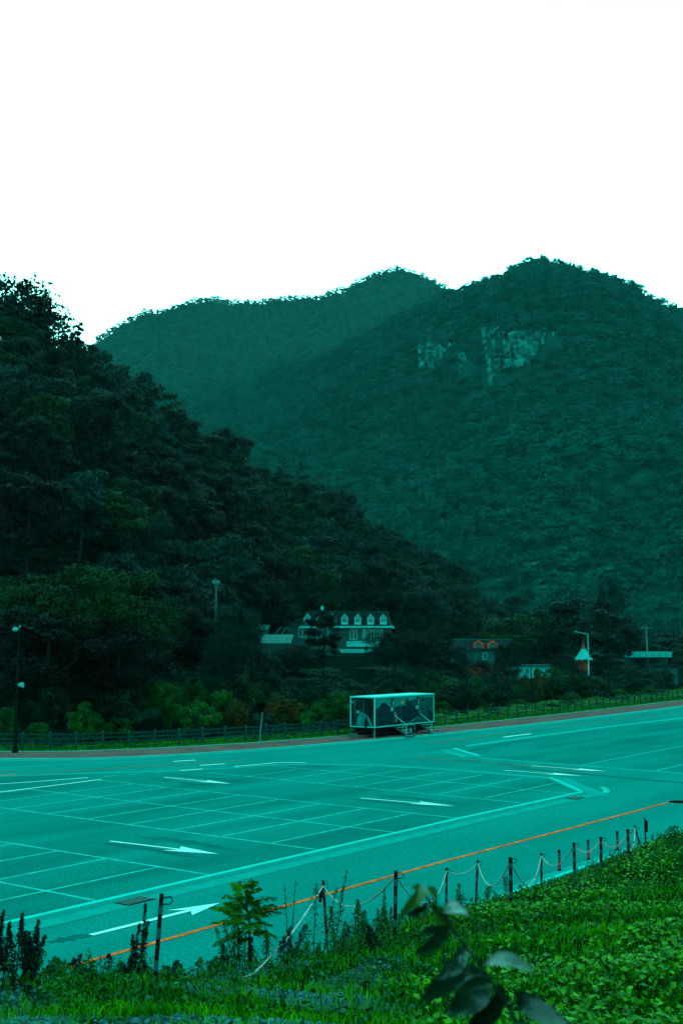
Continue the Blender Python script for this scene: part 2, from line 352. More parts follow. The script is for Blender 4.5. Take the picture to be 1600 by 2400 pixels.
line([LB(1407, 1844.5), LB(1417, 1849), LB(1421, 1855), LB(1418, 1859.5)], .34, M['line_paint'], road, 'painted_arc', .016)
# ghosts of blacked out arrows beside the new ones
def smear(uvs, wd, parent, seed):
    r = random.Random(seed); P = spline([LB(*p) for p in uvs], 10); L, Rr = [], []
    for i, p in enumerate(P):
        d = P[min(i + 1, len(P) - 1)] - P[max(i - 1, 0)]; d /= np.linalg.norm(d); n = np.array([-d[1], d[0]]); e = math.sin(math.pi * min(1, i / (len(P) - 1))) ** .6
        L.append(p + n * wd * e * r.uniform(.15, .6)); Rr.append(p - n * wd * e * r.uniform(.15, .6))
    vs = [];
    for l, q in zip(L, Rr): vs += [(l[0], l[1], .0125), (q[0], q[1], .0125)]
    me = mesh('tar_patch', vs, [(2 * i, 2 * i + 1, 2 * i + 3, 2 * i + 2) for i in range(len(L) - 1)], M['asphalt_dark'])
    if me.polygons[0].normal.z < 0: me.flip_normals()
    link('tar_patch', me, parent)
smear([(240, 1977), (310, 1985), (400, 1998), (470, 2011)], .75, lot, 1)
smear([(320, 1960), (390, 1968), (450, 1976), (560, 1994)], .75, lot, 2)
smear([(812, 1872), (900, 1881), (960, 1886), (1022, 1893)], .6, lot, 3)
smear([(871, 1863), (940, 1869), (1010, 1876), (1080, 1883)], .6, lot, 4)
smear([(345, 1823), (420, 1834), (460, 1838), (508, 1841)], .6, lot, 5)
smear([(418, 1817), (470, 1822), (520, 1827), (575, 1833)], .6, lot, 6)
smear([(110, 2209), (150, 2203), (190, 2195), (213, 2190)], .6, road, 7)
smear([(1040, 1781), (1130, 1786), (1250, 1800)], .3, road, 8)
def grate(u, v, w_, l_, label, rz=0.0):
    b, a = LB(u, v); e = empty('drain_grate', W(b, a, .012), ROTZ, label, 'drain grate')
    f = MB(); f.box(-w_ / 2, w_ / 2, -l_ / 2, l_ / 2, 0, .012); f.build('frame', M['dark_steel'], e)
    n = 9; s_ = MB()
    for i in range(n): s_.box(-w_ / 2 + .03, w_ / 2 - .03, -l_ / 2 + l_ * (i + .25) / n, -l_ / 2 + l_ * (i + .65) / n, .0125, .03)
    s_.build('bar_grid', M['steel'], e)
grate(318, 2113, .62, 1.1, 'slotted drain grate in the gutter behind the striped post')
grate(1347, 1871, .6, 1.0, 'slotted drain grate in the gutter near the lot corner')
e = empty('manhole_cover', W(*LB(1592, 1880), .004), 0, 'dark round manhole cover in the road past the orange line', 'manhole cover')
f = MB(); f.tube([(0, 0, 0), (0, 0, .012)], .55, 24); f.build('lid', M['dark_steel'], e); f = MB(); f.tube([(0, 0, 0), (0, 0, .008)], .65, 24); f.build('frame', M['steel'], e)
# ------------------------------------------------------------------ the grassy bank in front
def bank_z(b, a):
    s = np.maximum(np.asarray(b, float) + 17.2, 0); a = np.asarray(a, float)
    k = 7.2; g_ = interp(a, [(-20, .70), (0, .635), (7, .565), (10.4, .50), (14.4, .45), (17, .425), (22, .40), (30, .42)])
    z = np.where(s < k, (g_ + .04) * s, (g_ + .04) * k + .11 * (s - k)) - .32 * (1 - np.exp(-s / 1.1))
    z = z + (.10 * np.sin(a * .7 + b * .4) + .07 * np.sin(a * 1.7 - b * 1.3)) * np.clip(s / 2.5, 0, 1)
    return z + .02
bs = np.concatenate([np.arange(-17.2, 2, .35), np.arange(2, 50, 3.0)]); as_ = np.concatenate([np.arange(-60, -4, 4.), np.arange(-4, 50, .4), np.arange(50, 230, 4.)])
BB, AA = np.meshgrid(bs, as_, indexing='ij'); ZZ = bank_z(BB, AA)
def grid_faces(n, m):
    i = np.arange(n - 1)[:, None] * m + np.arange(m - 1)[None, :]; i = i.ravel(); return np.stack([i, i + m, i + m + 1, i + 1], 1)
bk = link('bank', mesh('bank', np.stack([BB, AA, ZZ], -1).reshape(-1, 3), grid_faces(len(bs), len(as_)), [M['bank_soil'], M['gravel']], True)); bk.rotation_euler = (0, 0, ROTZ); bk['kind'] = 'structure'
bc = np.stack([BB, AA], -1)[:-1, :-1].reshape(-1, 2)
def bank_hit(u, v):
    d = ray(u, v); t = 1.0 / d[1]
    for i in range(4000):
        p = d * t + np.array([0, 0, HC]); b, a = p[:2] @ BV, p[:2] @ AV
        z = float(bank_z(b, a)) if b > -17.2 else 0.
        if p[2] <= z: return Vector((p[0], p[1], z))
        t += .03 / F * max(1, d[1] / F)
    return Vector(p)
def bank_world(x, y):
    q = np.stack([x, y], -1); return bank_z(q @ BV, q @ AV)
# ------------------------------------------------------------------ hills and mountains (polar height fields, true distances)
def u2(az): return 800 + F * math.cos(PITCH) * np.tan(az)        # close enough for laying out
def vnoise(x, y, seed=0):
    r = np.random.default_rng(seed); t = r.random((64, 64)); x = np.asarray(x) % 64; y = np.asarray(y) % 64
    i, j = np.floor(x).astype(int) % 64, np.floor(y).astype(int) % 64; fx, fy = x - np.floor(x), y - np.floor(y); fx, fy = fx * fx * (3 - 2 * fx), fy * fy * (3 - 2 * fy)
    g = lambda a, b: t[a % 64, b % 64]
    return (g(i, j) * (1 - fx) + g(i + 1, j) * fx) * (1 - fy) + (g(i, j + 1) * (1 - fx) + g(i + 1, j + 1) * fx) * fy
def vtan(v): return np.tan(PITCH + np.arctan((1200 - np.asarray(v, float)) / F))
class Hill:
    """ridge: (u, v, distance) silhouette; foot: (u, distance, z)"""
    def __init__(s, ridge, foot, tree, relief, seed, power=1.0, pre=None):
        s.r = ridge; s.f = foot; s.tree = tree; s.rel = relief; s.seed = seed; s.pw = power; s.pre = pre
    def z(s, x, y):
        u = 800 + F * x / y; d = y
        v = interp(u, [(p[0], p[1]) for p in s.r]); dr = interp(u, [(p[0], p[2]) for p in s.r])
        zr = HC + vtan(v) * dr - s.tree; df = interp(u, [(p[0], p[1]) for p in s.f]); zf = interp(u, [(p[0], p[2]) for p in s.f])
        t = np.clip((d - df) / (dr - df), -1, 1)
        tt = np.clip(t, 0, 1)
        z = zf + (zr - zf) * tt ** s.pw
        if s.pre is not None:
            dp = interp(u, s.pre); z = np.where(d < df, -.3 + (zf + .3) * np.clip((d - dp) / np.maximum(df - dp, 1), 0, 1), z)
        else: z = np.where(d < df, zf - (df - d) * .2, z)
        back = np.maximum(d - dr, 0); z = z - back * .45
        n = (vnoise(x / s.rel[1] + 7, y / s.rel[1] + 3, s.seed) - .5) * 2 * s.rel[0] + (vnoise(x / s.rel[1] * 2.7, y / s.rel[1] * 2.7, s.seed + 1) - .5) * s.rel[0] * .8
        return z + n * np.sin(np.pi * tt) 
    def build(s, name, us, ds, m):
        U, D = np.meshgrid(us, ds, indexing='ij'); X = (U - 800) / F * D; Z = s.z(X, D)
        o = link(name, mesh(name, np.stack([X, D, Z], -1).reshape(-1, 3), grid_faces(len(us), len(ds)), m, True)); o['kind'] = 'structure'; return o
FENCE_D = [(-3000, 40), (-600, 72), (0, 85.5), (270, 88), (540, 94), (700, 97), (860, 103), (1060, 116), (1330, 134), (1600, 164), (2200, 260)]
hill = Hill([(-3000, 520, 260), (-900, 560, 230), (-200, 600, 215), (0, 668, 215), (60, 690, 217), (110, 722, 220), (150, 765, 224), (200, 792, 228), (260, 836, 236), (330, 878, 244), (400, 920, 252), (440, 958, 258), (520, 1022, 268),
             (600, 1080, 278), (700, 1116, 292), (780, 1154, 304), (870, 1218, 318), (950, 1274, 332), (1060, 1342, 352), (1150, 1392, 370), (1260, 1452, 385), (1400, 1500, 395), (3000, 1512, 400)],
            [(-3000, 110, 5), (0, 118, 4), (300, 130, 4.5), (560, 170, 6), (700, 205, 7.2), (900, 212, 7.2), (1100, 265, 4), (1260, 330, 2), (3000, 360, .0)], 11, (4, 38), 3, .95, FENCE_D)
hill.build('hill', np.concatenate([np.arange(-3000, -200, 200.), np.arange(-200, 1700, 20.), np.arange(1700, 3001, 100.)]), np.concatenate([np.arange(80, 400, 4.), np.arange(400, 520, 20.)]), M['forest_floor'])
RM = [(250, 1010, 1120), (470, 906, 1060), (613, 860, 1020), (774, 815, 985), (889, 758, 960), (1004, 701, 940), (1050, 674, 930), (1074, 670, 925), (1132, 649, 920), (1190, 638, 915), (1208, 622, 912), (1230, 611, 910), (1262, 601, 905),
      (1293, 602, 900), (1333, 607, 900), (1391, 624, 895), (1449, 640, 890), (1494, 650, 885), (1525, 671, 880), (1570, 697, 880), (1600, 706, 880), (1800, 770, 860), (2200, 860, 820), (3600, 900, 800)]
mtn = Hill(RM, [(250, 700, 0), (600, 560, 0), (900, 440, 0), (1300, 390, 0), (3600, 380, 0)], 6, (30, 120), 11, .92)
mtn.build('mountain', np.concatenate([np.arange(200, 1800, 12.), np.arange(1800, 3600, 60.)]), np.arange(340, 1240, 9.), M['mountain_floor'])
FM = [(-1500, 900, 1500), (-300, 930, 1500), (120, 860, 1500), (205, 800, 1500), (228, 779, 1500), (241, 772, 1500), (275, 748, 1510), (334, 723, 1520), (379, 717, 1530), (412, 709, 1540), (447, 698, 1550), (504, 695, 1560), (544, 703, 1565), (590, 702, 1570), (642, 694, 1580),
      (700, 690, 1590), (751, 689, 1600), (797, 675, 1610), (826, 663, 1615), (860, 643, 1620), (906, 627, 1625), (940, 623, 1625), (986, 637, 1630), (1027, 655, 1630), (1055, 672, 1630), (1200, 760, 1630), (1500, 860, 1630), (3000, 1000, 1600)]
far = Hill(FM, [(-1500, 1080, 0), (3000, 1080, 0)], 5, (36, 170), 23, .95)
far.build('mountain', np.concatenate([np.arange(-1500, 80, 80.), np.arange(80, 1240, 14.), np.arange(1240, 3000, 80.)]), np.arange(1040, 1900, 12.), M['mountain_floor'])
def ground_z(x, y):
    """height of what a tree behind the fence stands on"""
    return float(hill.z(np.array(float(x)), np.array(float(y))))
# ------------------------------------------------------------------ foliage
def leaf_quads(P, Nn, size, r, aspect=.6):
    """diamond leaves at points P with normals Nn"""
    n = len(P); Nn = Nn / (np.linalg.norm(Nn, axis=1, keepdims=True) + 1e-9)
    t = r.normal(size=(n, 3)); t -= Nn * (t * Nn).sum(1, keepdims=True); t /= np.linalg.norm(t, axis=1, keepdims=True) + 1e-9; b = np.cross(Nn, t)
    s = (size * r.uniform(.6, 1.3, n))[:, None]; q = s * aspect
    V = np.stack([P - t * s, P - b * q + Nn * q * .25, P + t * s, P + b * q + Nn * q * .25], 1).reshape(-1, 3)
    return V, np.arange(4 * n).reshape(n, 4)
def crown_mesh(name, m, seed, Rr=4.5, H=7.0, base=3.0, nl=26, n=3200, size=.28, shape='round', flat=.75, jit=.4):
    """leaf clumps gathered on many small boughs spread through an uneven crown"""
    r = np.random.default_rng(seed); Cn, rad = [], []
    k = 0
    while len(Cn) < nl:
        p = r.normal(size=3); p /= np.linalg.norm(p); p *= r.uniform(.35, .95) ** .6
        zz = p[2] * .5 + .5
        if shape == 'round': wr = 1.0 if zz > .25 else .6 + zz * 1.6
        elif shape == 'cone': wr = 1.15 * (1 - zz) + .12
        elif shape == 'spread': wr = .55 + .6 * zz
        elif shape == 'column': wr = .6 + .35 * math.sin(math.pi * zz)
        else: wr = 1
        Cn.append((p[0] * Rr * wr * .8, p[1] * Rr * wr * .8, base + zz * H)); rad.append(r.uniform(.18, .36) * Rr * (.8 if shape != 'cone' else .6 * (1.2 - zz)))
    Cn, rad = np.array(Cn), np.array(rad); w_ = rad ** 2 / (rad ** 2).sum(); idx = r.choice(nl, n, p=w_)
    d = r.normal(size=(n, 3)); d[:, 2] += .35; d /= np.linalg.norm(d, axis=1, keepdims=True)
    P = Cn[idx] + d * (rad[idx] * r.uniform(.45, 1.08, n) ** .7)[:, None] * np.array([1.1, 1.1, flat])
    V, Fc = leaf_quads(P, d + r.normal(size=(n, 3)) * jit + np.array([0, 0, .35]), size, r)
    return mesh(name, V, Fc, m)
def trunk_mesh(seed, H=10., r0=.22, spread=2.2, base=3.0, fork=5):
    r = random.Random(seed); mb = MB(); lean = r.uniform(-.3, .3)
    mb.tube([(0, 0, -1.0), (0, 0, 0), (lean * .4, .1, base * .7), (lean, .2 * lean, base + 1.5), (lean * 1.3, 0, H * .8)], [r0 * 1.35, r0 * 1.1, r0 * .85, r0 * .6, r0 * .15], 7)
    for k in range(fork):
        a = 6.283 * k / fork + r.uniform(-.4, .4); z = base * r.uniform(.75, 1.6)
        mb.tube([(lean * .8, 0, z), (lean * .8 + math.cos(a) * spread * .5, math.sin(a) * spread * .5, z + 1.1), (lean + math.cos(a) * spread, math.sin(a) * spread, z + 2.3 + r.random())], [r0 * .45, r0 * .3, r0 * .08], 5, False)
    return mesh('trunk', mb.v, mb.f, M['bark'])
TRUNKS = [trunk_mesh(i) for i in range(3)]
KINDS = {}
KINDS['dark'] = [crown_mesh('crown', M['leaf_dark'], 10 + i, 4.6, 7.5, 2.6, nl=34, n=5200, size=.21, jit=.2, shape=['round', 'spread', 'round', 'round'][i]) for i in range(4)]
KINDS['teal'] = [crown_mesh('crown', M['leaf_teal'], 30 + i, 4.6, 7.8, 2.2, nl=32, n=3600, size=.25) for i in range(2)]
KINDS['green'] = [crown_mesh('crown', M['leaf_green'], 40 + i, 5.0, 6.0, 3.4, nl=30, n=3600, size=.24, shape='spread', flat=.55) for i in range(2)]
KINDS['pine'] = [crown_mesh('crown', M['leaf_pine'], 50 + i, 3.4, 10., 2.2, nl=34, n=3400, size=.25, shape='cone', flat=.4) for i in range(2)]
KINDS['column'] = [crown_mesh('crown', M['leaf_dark'], 60, 3.6, 9.0, .6, nl=30, n=3400, size=.26, shape='column')]
KINDS['dark_near'] = [crown_mesh('crown', M['leaf_dark'], 110 + i, 4.6, 7.5, 2.2, nl=60, n=11000, size=.13, shape=['round', 'spread', 'round', 'round'][i]) for i in range(4)]
KINDS['teal_near'] = [crown_mesh('crown', M['leaf_teal'], 130 + i, 4.6, 7.8, 2.0, nl=60, n=11000, size=.125) for i in range(2)]
KINDS['green_near'] = [crown_mesh('crown', M['leaf_green'], 140 + i, 5.0, 6.0, 3.0, nl=70, n=12000, size=.115, shape='spread', flat=.5) for i in range(2)]
KINDS['open'] = [crown_mesh('crown', M['leaf_dark'], 150 + i, 4.8, 7.5, 1.5, nl=46, n=2500, size=.2, jit=.8) for i in range(2)]
KINDS['small'] = [crown_mesh('crown', M['leaf_bush_dark'], 70 + i, 1.5, 2.2, 1.3, nl=14, n=900, size=.17) for i in range(2)]
def bush_mesh(m, seed, n=3600, size=.085): return crown_mesh('foliage', m, seed, 1.9, 2.1, .1, nl=26, n=n, size=size, shape='round')
BUSH = {'bright': [bush_mesh(M['leaf_bush'], 80 + i) for i in range(3)], 'dark': [bush_mesh(M['leaf_bush_dark'], 90 + i) for i in range(3)], 'autumn': [bush_mesh(M['leaf_autumn'], 100 + i) for i in range(2)]}
def stem_mesh(seed):
    r = random.Random(seed); mb = MB()
    for k in range(6):
        a = k * 1.05 + r.random(); mb.tube([(0, 0, -.4), (math.cos(a) * .35, math.sin(a) * .35, .7), (math.cos(a) * .9, math.sin(a) * .9, 1.6)], [.05, .035, .01], 5, False)
    return mesh('stem', mb.v, mb.f, M['bark'])
STEM = stem_mesh(1)
def tree(kind, loc, sx, sz, label, group=None, name='tree', rz=None, variant=None, trunk=True, cat='tree'):
    o = empty(name, loc, random.uniform(0, 6.28) if rz is None else rz, label, cat, group); o.scale = (sx, sx, sz)
    ms = KINDS[kind]; i = random.randrange(len(ms)) if variant is None else variant % len(ms)
    c = link('crown', ms[i], o)
    if trunk: link('trunk', TRUNKS[random.randrange(3)], o)
    return o
def bush(kind, loc, s, sz, label, group=None):
    o = empty('bush', loc, random.uniform(0, 6.28), label, 'bush', group); o.scale = (s, s, sz)
    link('foliage', BUSH[kind][random.randrange(len(BUSH[kind]))], o); link('stem', STEM, o); return o
def scatter(n_try, umin, umax, dmin, dmax, mind, seed):
    """points on a hillside seen between two bearings, at least mind apart (grid hashed)"""
    r = np.random.default_rng(seed); d = np.sqrt(r.uniform(dmin ** 2, dmax ** 2, n_try)); u = r.uniform(umin, umax, n_try); x = (u - 800) / F * d
    cell = {}; keep = []
    for i in range(n_try):
        k = (int(x[i] // mind), int(d[i] // mind)); ok = True
        for a in (-1, 0, 1):
            for b in (-1, 0, 1):
                for j in cell.get((k[0] + a, k[1] + b), ()):
                    if (x[j] - x[i]) ** 2 + (d[j] - d[i]) ** 2 < mind * mind: ok = False; break
                if not ok: break
            if not ok: break
        if ok: cell.setdefault(k, []).append(i); keep.append(i)
    keep = np.array(keep); return u[keep], d[keep], x[keep]
def in_hill(u, d):
    df = interp(u, [(p[0], p[1]) for p in hill.f]); dr = interp(u, [(p[0], p[2]) for p in hill.r]); return (d > df - 4) & (d < dr + 8)
uu, dd, xx = scatter(40000, -170, 1330, 112, 400, 5.7, 5); keep = in_hill(uu, dd) & (uu < 1300)
uu, dd, xx = uu[keep], dd[keep], xx[keep]; order = np.argsort(dd); uu, dd, xx = uu[order], dd[order], xx[order]
HZ = hill.z(xx, dd); NI = 285
hill_label = {'dark': ('dark broadleaf tree in the dense wood covering the near hillside', 'dark broadleaf trees of the hillside wood'),
              'teal': ('paler bluish broadleaf tree among the dark wood on the hillside', 'paler trees of the hillside wood'),
              'green': ('yellowish green tree with a spreading top in the hillside wood', 'yellowish green trees of the hillside wood'),
              'pine': ('dark pointed pine rising out of the hillside wood', 'pines of the hillside wood')}
for i in range(min(NI, len(uu))):
    q = random.random(); kind = 'dark' if q < .52 else 'pine' if q < .70 else 'teal' if q < .82 else 'green'
    s = random.uniform(.95, 1.45); tree(kind, (xx[i], dd[i], HZ[i] - .3), s, s * random.uniform(.85, 1.12), *hill_label[kind])
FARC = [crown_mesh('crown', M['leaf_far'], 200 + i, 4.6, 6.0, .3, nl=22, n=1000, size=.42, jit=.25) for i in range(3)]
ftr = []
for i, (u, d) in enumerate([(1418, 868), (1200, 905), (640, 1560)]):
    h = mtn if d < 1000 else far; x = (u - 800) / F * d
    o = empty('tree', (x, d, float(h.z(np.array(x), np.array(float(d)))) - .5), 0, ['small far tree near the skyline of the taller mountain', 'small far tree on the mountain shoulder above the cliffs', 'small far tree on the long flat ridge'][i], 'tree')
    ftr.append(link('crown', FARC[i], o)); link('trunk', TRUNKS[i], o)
def forest(name, P, S, seed, sources):
    r = np.random.default_rng(seed); n = len(P)
    me = bpy.data.meshes.new(name); me.vertices.add(n); me.vertices.foreach_set('co', P.astype(np.float32).ravel())
    a = me.attributes.new('sc', 'FLOAT_VECTOR', 'POINT'); a.data.foreach_set('vector', S.astype(np.float32).ravel())
    a = me.attributes.new('rot', 'FLOAT_VECTOR', 'POINT'); a.data.foreach_set('vector', np.stack([np.zeros(n), np.zeros(n), r.uniform(0, 6.28, n)], 1).astype(np.float32).ravel())
    a = me.attributes.new('pick', 'INT', 'POINT'); a.data.foreach_set('value', r.integers(0, len(sources), n).astype(np.int32))
    o = link(name, me); o['kind'] = 'stuff'
    g = bpy.data.node_groups.new(name, 'GeometryNodeTree'); g.interface.new_socket('Geometry', in_out='INPUT', socket_type='NodeSocketGeometry'); g.interface.new_socket('Geometry', in_out='OUTPUT', socket_type='NodeSocketGeometry')
    N, K = g.nodes, g.links; gi = N.new('NodeGroupInput'); go = N.new('NodeGroupOutput'); ip = N.new('GeometryNodeInstanceOnPoints'); j = N.new('GeometryNodeJoinGeometry')
    for s in sources:
        oi = N.new('GeometryNodeObjectInfo'); oi.inputs['Object'].default_value = s; oi.inputs['As Instance'].default_value = True; K.new(oi.outputs['Geometry'], j.inputs[0])
    def na(nm, ty):
        x = N.new('GeometryNodeInputNamedAttribute'); x.data_type = ty; x.inputs[0].default_value = nm; return x.outputs[0]
    K.new(gi.outputs[0], ip.inputs['Points']); K.new(j.outputs[0], ip.inputs['Instance']); ip.inputs['Pick Instance'].default_value = True
    K.new(na('pick', 'INT'), ip.inputs['Instance Index']); K.new(na('rot', 'FLOAT_VECTOR'), ip.inputs['Rotation']); K.new(na('sc', 'FLOAT_VECTOR'), ip.inputs['Scale']); K.new(ip.outputs[0], go.inputs[0])
    md = o.modifiers.new('forest', 'NODES'); md.node_group = g; return o
def scales(n, r, a, b):
    s = r.uniform(a, b, n); return np.stack([s, s, s * r.uniform(.8, 1.25, n)], 1)
# cliffs on the taller mountain: pixel extents of the bare rock
CLIFFS = [(1138, 1180, 764, 812), (1150, 1192, 828, 900), (1190, 1330, 776, 842), (985, 1088, 802, 846), (1006, 1032, 768, 792), (1080, 1110, 828, 864)]
def mtn_hit(u, v, h=mtn, d0=420, d1=1000):
    dsx = np.arange(d0, d1, 2.0); x = (u - 800) / F * dsx; zt = h.z(x, dsx); zr = HC + dsx * vtan(v); k = np.nonzero(zt >= zr)[0]
    return dsx[k[0]] if len(k) else d1
cl_boxes = []
rr = np.random.default_rng(3)
for ci, (u0, u1, v0, v1) in enumerate(CLIFFS):
    d = mtn_hit((u0 + u1) / 2, v1) + 2; x0, x1 = (u0 - 800) / F * d, (u1 - 800) / F * d
    z0, z1 = HC + d * vtan(v1) - 5, HC + d * vtan(v0) + 2
    n, m_ = int(14 + (u1 - u0) * .55), 26; vsx = np.zeros((n, m_, 3)); fs = []
    for i in range(n):
        col = vnoise(i * .28, ci * 9.7, 31) * 7.0 + vnoise(i * .9, ci * 5.1, 32) * 1.8          # vertical ribs
        for j in range(m_):
            t, q = i / (n - 1), j / (m_ - 1)
            ledge = vnoise(i * .16 + 3, j * .45 + ci, 33) * 4.5 + (j // 6) * .9
            vsx[i, j] = (x0 + (x1 - x0) * t + rr.uniform(-.3, .3), d - 8 + col * .8 + ledge + q * 6 + rr.uniform(-.35, .35), z0 + (z1 - z0) * q + rr.uniform(-.4, .4))
    for i in range(n - 1):
        for j in range(m_ - 1):
            t, q = (i + .5) / (n - 1), (j + .5) / (m_ - 1); e_ = min(min(t, 1 - t) * 2.4, min(q + .12, 1 - q) * 2.6)
            if e_ + (vnoise(i * .17, j * .33 + ci * 3, 34) - .5) * 1.0 > .10: k_ = i * m_ + j; fs.append((k_, k_ + m_, k_ + m_ + 1, k_ + 1))
    cl = link('cliff', mesh('cliff', vsx.reshape(-1, 3), np.array(fs), M['rock'])); cl['kind'] = 'structure'
    cl_boxes.append((x0 - 1, x1 + 1, d - 9, d + 5, z0, z1))
u_, d_, x_ = scatter(170000, 240, 1660, 385, 1150, 4.5, 8); Z_ = mtn.z(x_, d_)
ok = np.ones(len(u_), bool)
for i, (x0, x1, y0, y1, z0, z1) in enumerate(cl_boxes):
    cutp = (x_ > x0) & (x_ < x1) & (d_ > y0) & (d_ < y1); ok &= ~(cutp & (rng.random(len(u_)) < .90))
dr_ = interp(u_, [(p[0], p[2]) for p in RM]); ok &= d_ < dr_ + 14
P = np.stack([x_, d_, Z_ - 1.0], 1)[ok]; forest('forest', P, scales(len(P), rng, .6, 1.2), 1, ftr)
u_, d_, x_ = scatter(110000, 120, 1120, 1060, 1660, 5.8, 9); Z_ = far.z(x_, d_); dr_ = interp(u_, [(p[0], p[2]) for p in FM]); ok = d_ < dr_ + 14
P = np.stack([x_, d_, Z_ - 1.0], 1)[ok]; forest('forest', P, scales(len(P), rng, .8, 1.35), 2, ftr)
if len(uu) > NI:
    P = np.stack([xx[NI:], dd[NI:], HZ[NI:] - .3], 1); src = []
    for k in ('dark', 'pine', 'teal'):
        for o in C.objects:
            if o.name.startswith('crown') and o.data in KINDS[k] and o.parent: src.append(o); break
    forest('forest', P, scales(len(P), rng, .75, 1.2), 4, src)
# single trees that stand out
def at_tree(u, d, dz=-.2): x = (u - 800) / F * d; return (x, d, ground_z(x, d) + dz)
def stand(kind, u, vtop, d, wpx, label, variant=0, group=None, trunk=True, cat='tree', rz=None):
    """tree whose top shows at vtop and whose crown is wpx wide"""
    if d < 180 and kind + '_near' in KINDS: kind += '_near'
    x, y, z = at_tree(u, d); top = HC + d * float(vtan(vtop)); me = KINDS[kind][variant % len(KINDS[kind])]
    co_ = np.empty(len(me.vertices) * 3, np.float32); me.vertices.foreach_get('co', co_); co_ = co_.reshape(-1, 3)
    h = co_[:, 2].max(); wd = np.ptp(co_[:, 0]); sx = wpx * d / F / wd; sz = max(.15, (top - z) / h)
    return tree(kind, (x, y, z), sx, sz, label, group, rz=rz, variant=variant, trunk=trunk, cat=cat)
stand('open', 20, 636, 200, 270, 'tall tree on the hilltop with sky showing through its crown', 0)
stand('open', 120, 728, 205, 150, 'sparse dark tree on the skyline just below the hilltop tree', 3)
stand('pine', 172, 752, 214, 90, 'small ragged pine at the skyline notch lit by the sun', 0)
stand('teal', 90, 885, 165, 330, 'broad pale blue green tree halfway up the hillside', 1)
stand('teal', 320, 1190, 150, 240, 'tall pale tree standing out of the dark lower slope', 0)
stand('green', 40, 1345, 104, 300, 'broad dark tree with a green top behind the tall lamp', 0)
stand('green', 235, 1318, 103, 330, 'largest broad tree with bright yellow green top by the fence', 1)
stand('green', 345, 1400, 106, 190, 'spreading green tree at the edge of the black shade', 0)
stand('dark', 120, 1420, 98, 330, 'black shaded tree under the broad green crown', 1)
stand('dark', 290, 1450, 100, 280, 'black shaded tree beside the yellow leaved bushes', 2)
stand('dark', 425, 1388, 122, 190, 'dark flat topped tree below the wooden power pole', 1)
stand('teal', 545, 1412, 118, 165, 'round tree with glinting leaves beside the tin roofed shed', 1)
stand('column', 757, 1428, 165, 105, 'dark upright tree hiding the middle of the mansard house', 0)
stand('dark', 690, 1508, 150, 130, 'low dark tree below the house terrace', 0)
stand('dark', 620, 1528, 128, 120, 'low dark tree beneath the shed roof', 2)
stand('dark', 905, 1478, 158, 120, 'dark tree hiding the end of the mansard house', 0)
stand('dark', 985, 1470, 160, 150, 'wide dark tree above the trailer', 3)
stand('dark', 1050, 1510, 165, 100, 'dark tree between the trailer and the orange dormers', 1)
stand('teal', 990, 1372, 240, 130, 'pale glinting tree on the slope over the house', 0)
stand('dark', 1070, 1400, 270, 140, 'dark tree behind the orange dormer house', 2)
stand('green', 1190, 1436, 215, 150, 'flat topped green tree beside the orange dormers', 1)
stand('dark', 1130, 1545, 160, 70, 'small dark tree in front of the orange walled house', 0)
stand('dark', 1185, 1500, 170, 80, 'slim dark tree between the orange dormers and the white hut', 3)
stand('dark', 1362, 1398, 225, 215, 'large round dark tree behind the street lamp', 0)
stand('teal', 1424, 1350, 300, 70, 'tall pale round tree behind the big dark tree', 1)
stand('dark', 1320, 1530, 178, 90, 'small dark tree in front of the white tent', 2)
stand('dark', 1292, 1418, 232, 130, 'smaller dark tree joined to the flank of the large round one', 3)
stand('dark', 1440, 1440, 236, 110, 'dark tree tucked against the slim utility pole', 1)
stand('dark', 1225, 1462, 226, 110, 'rounded dark tree above the white hut', 2)
stand('dark', 1408, 1530, 200, 100, 'dark tree at the foot of the street lamp', 1)
stand('dark', 1500, 1500, 262, 110, 'dark tree below the twin utility poles', 3)
stand('dark', 1575, 1495, 268, 120, 'dark tree at the far end of the white wall', 0)
stand('green', 1470, 1560, 186, 60, 'small green tree by the pale concrete wall', 0)
stand('green', 1510, 1565, 186, 50, 'small brownish green tree by the pale concrete wall', 1)
stand('green', 1355, 1580, 150, 50, 'small bright green tree behind the rail fence', 0)
stand('small', 1092, 1600, 122, 50, 'young tree with thin trunk by the fence past the trailer', 0)
stand('small', 1163, 1600, 128, 46, 'second young tree behind the fence past the trailer', 1)
stand('small', 1238, 1612, 134, 40, 'young tree with thin trunk beside the orange shrub', 0)
stand('small', 1418, 1605, 150, 36, 'young tree behind the far part of the fence', 1)
for i, (u, vt, d, wpx) in enumerate([(1260, 1478, 300, 120), (1110, 1455, 300, 120), (1470, 1486, 300, 120), (1560, 1482, 300, 140), (1640, 1480, 300, 160), (1235, 1470, 310, 110), (1330, 1490, 300, 120), (1300, 1510, 262, 90), (1610, 1520, 250, 120), (860, 1460, 260, 120), (600, 1440, 240, 150), (680, 1400, 250, 130), (1240, 1540, 210, 60)]):
    stand('dark', u, vt, d, wpx, 'dark tree of the belt across the valley floor', i, 'dark trees across the valley floor')
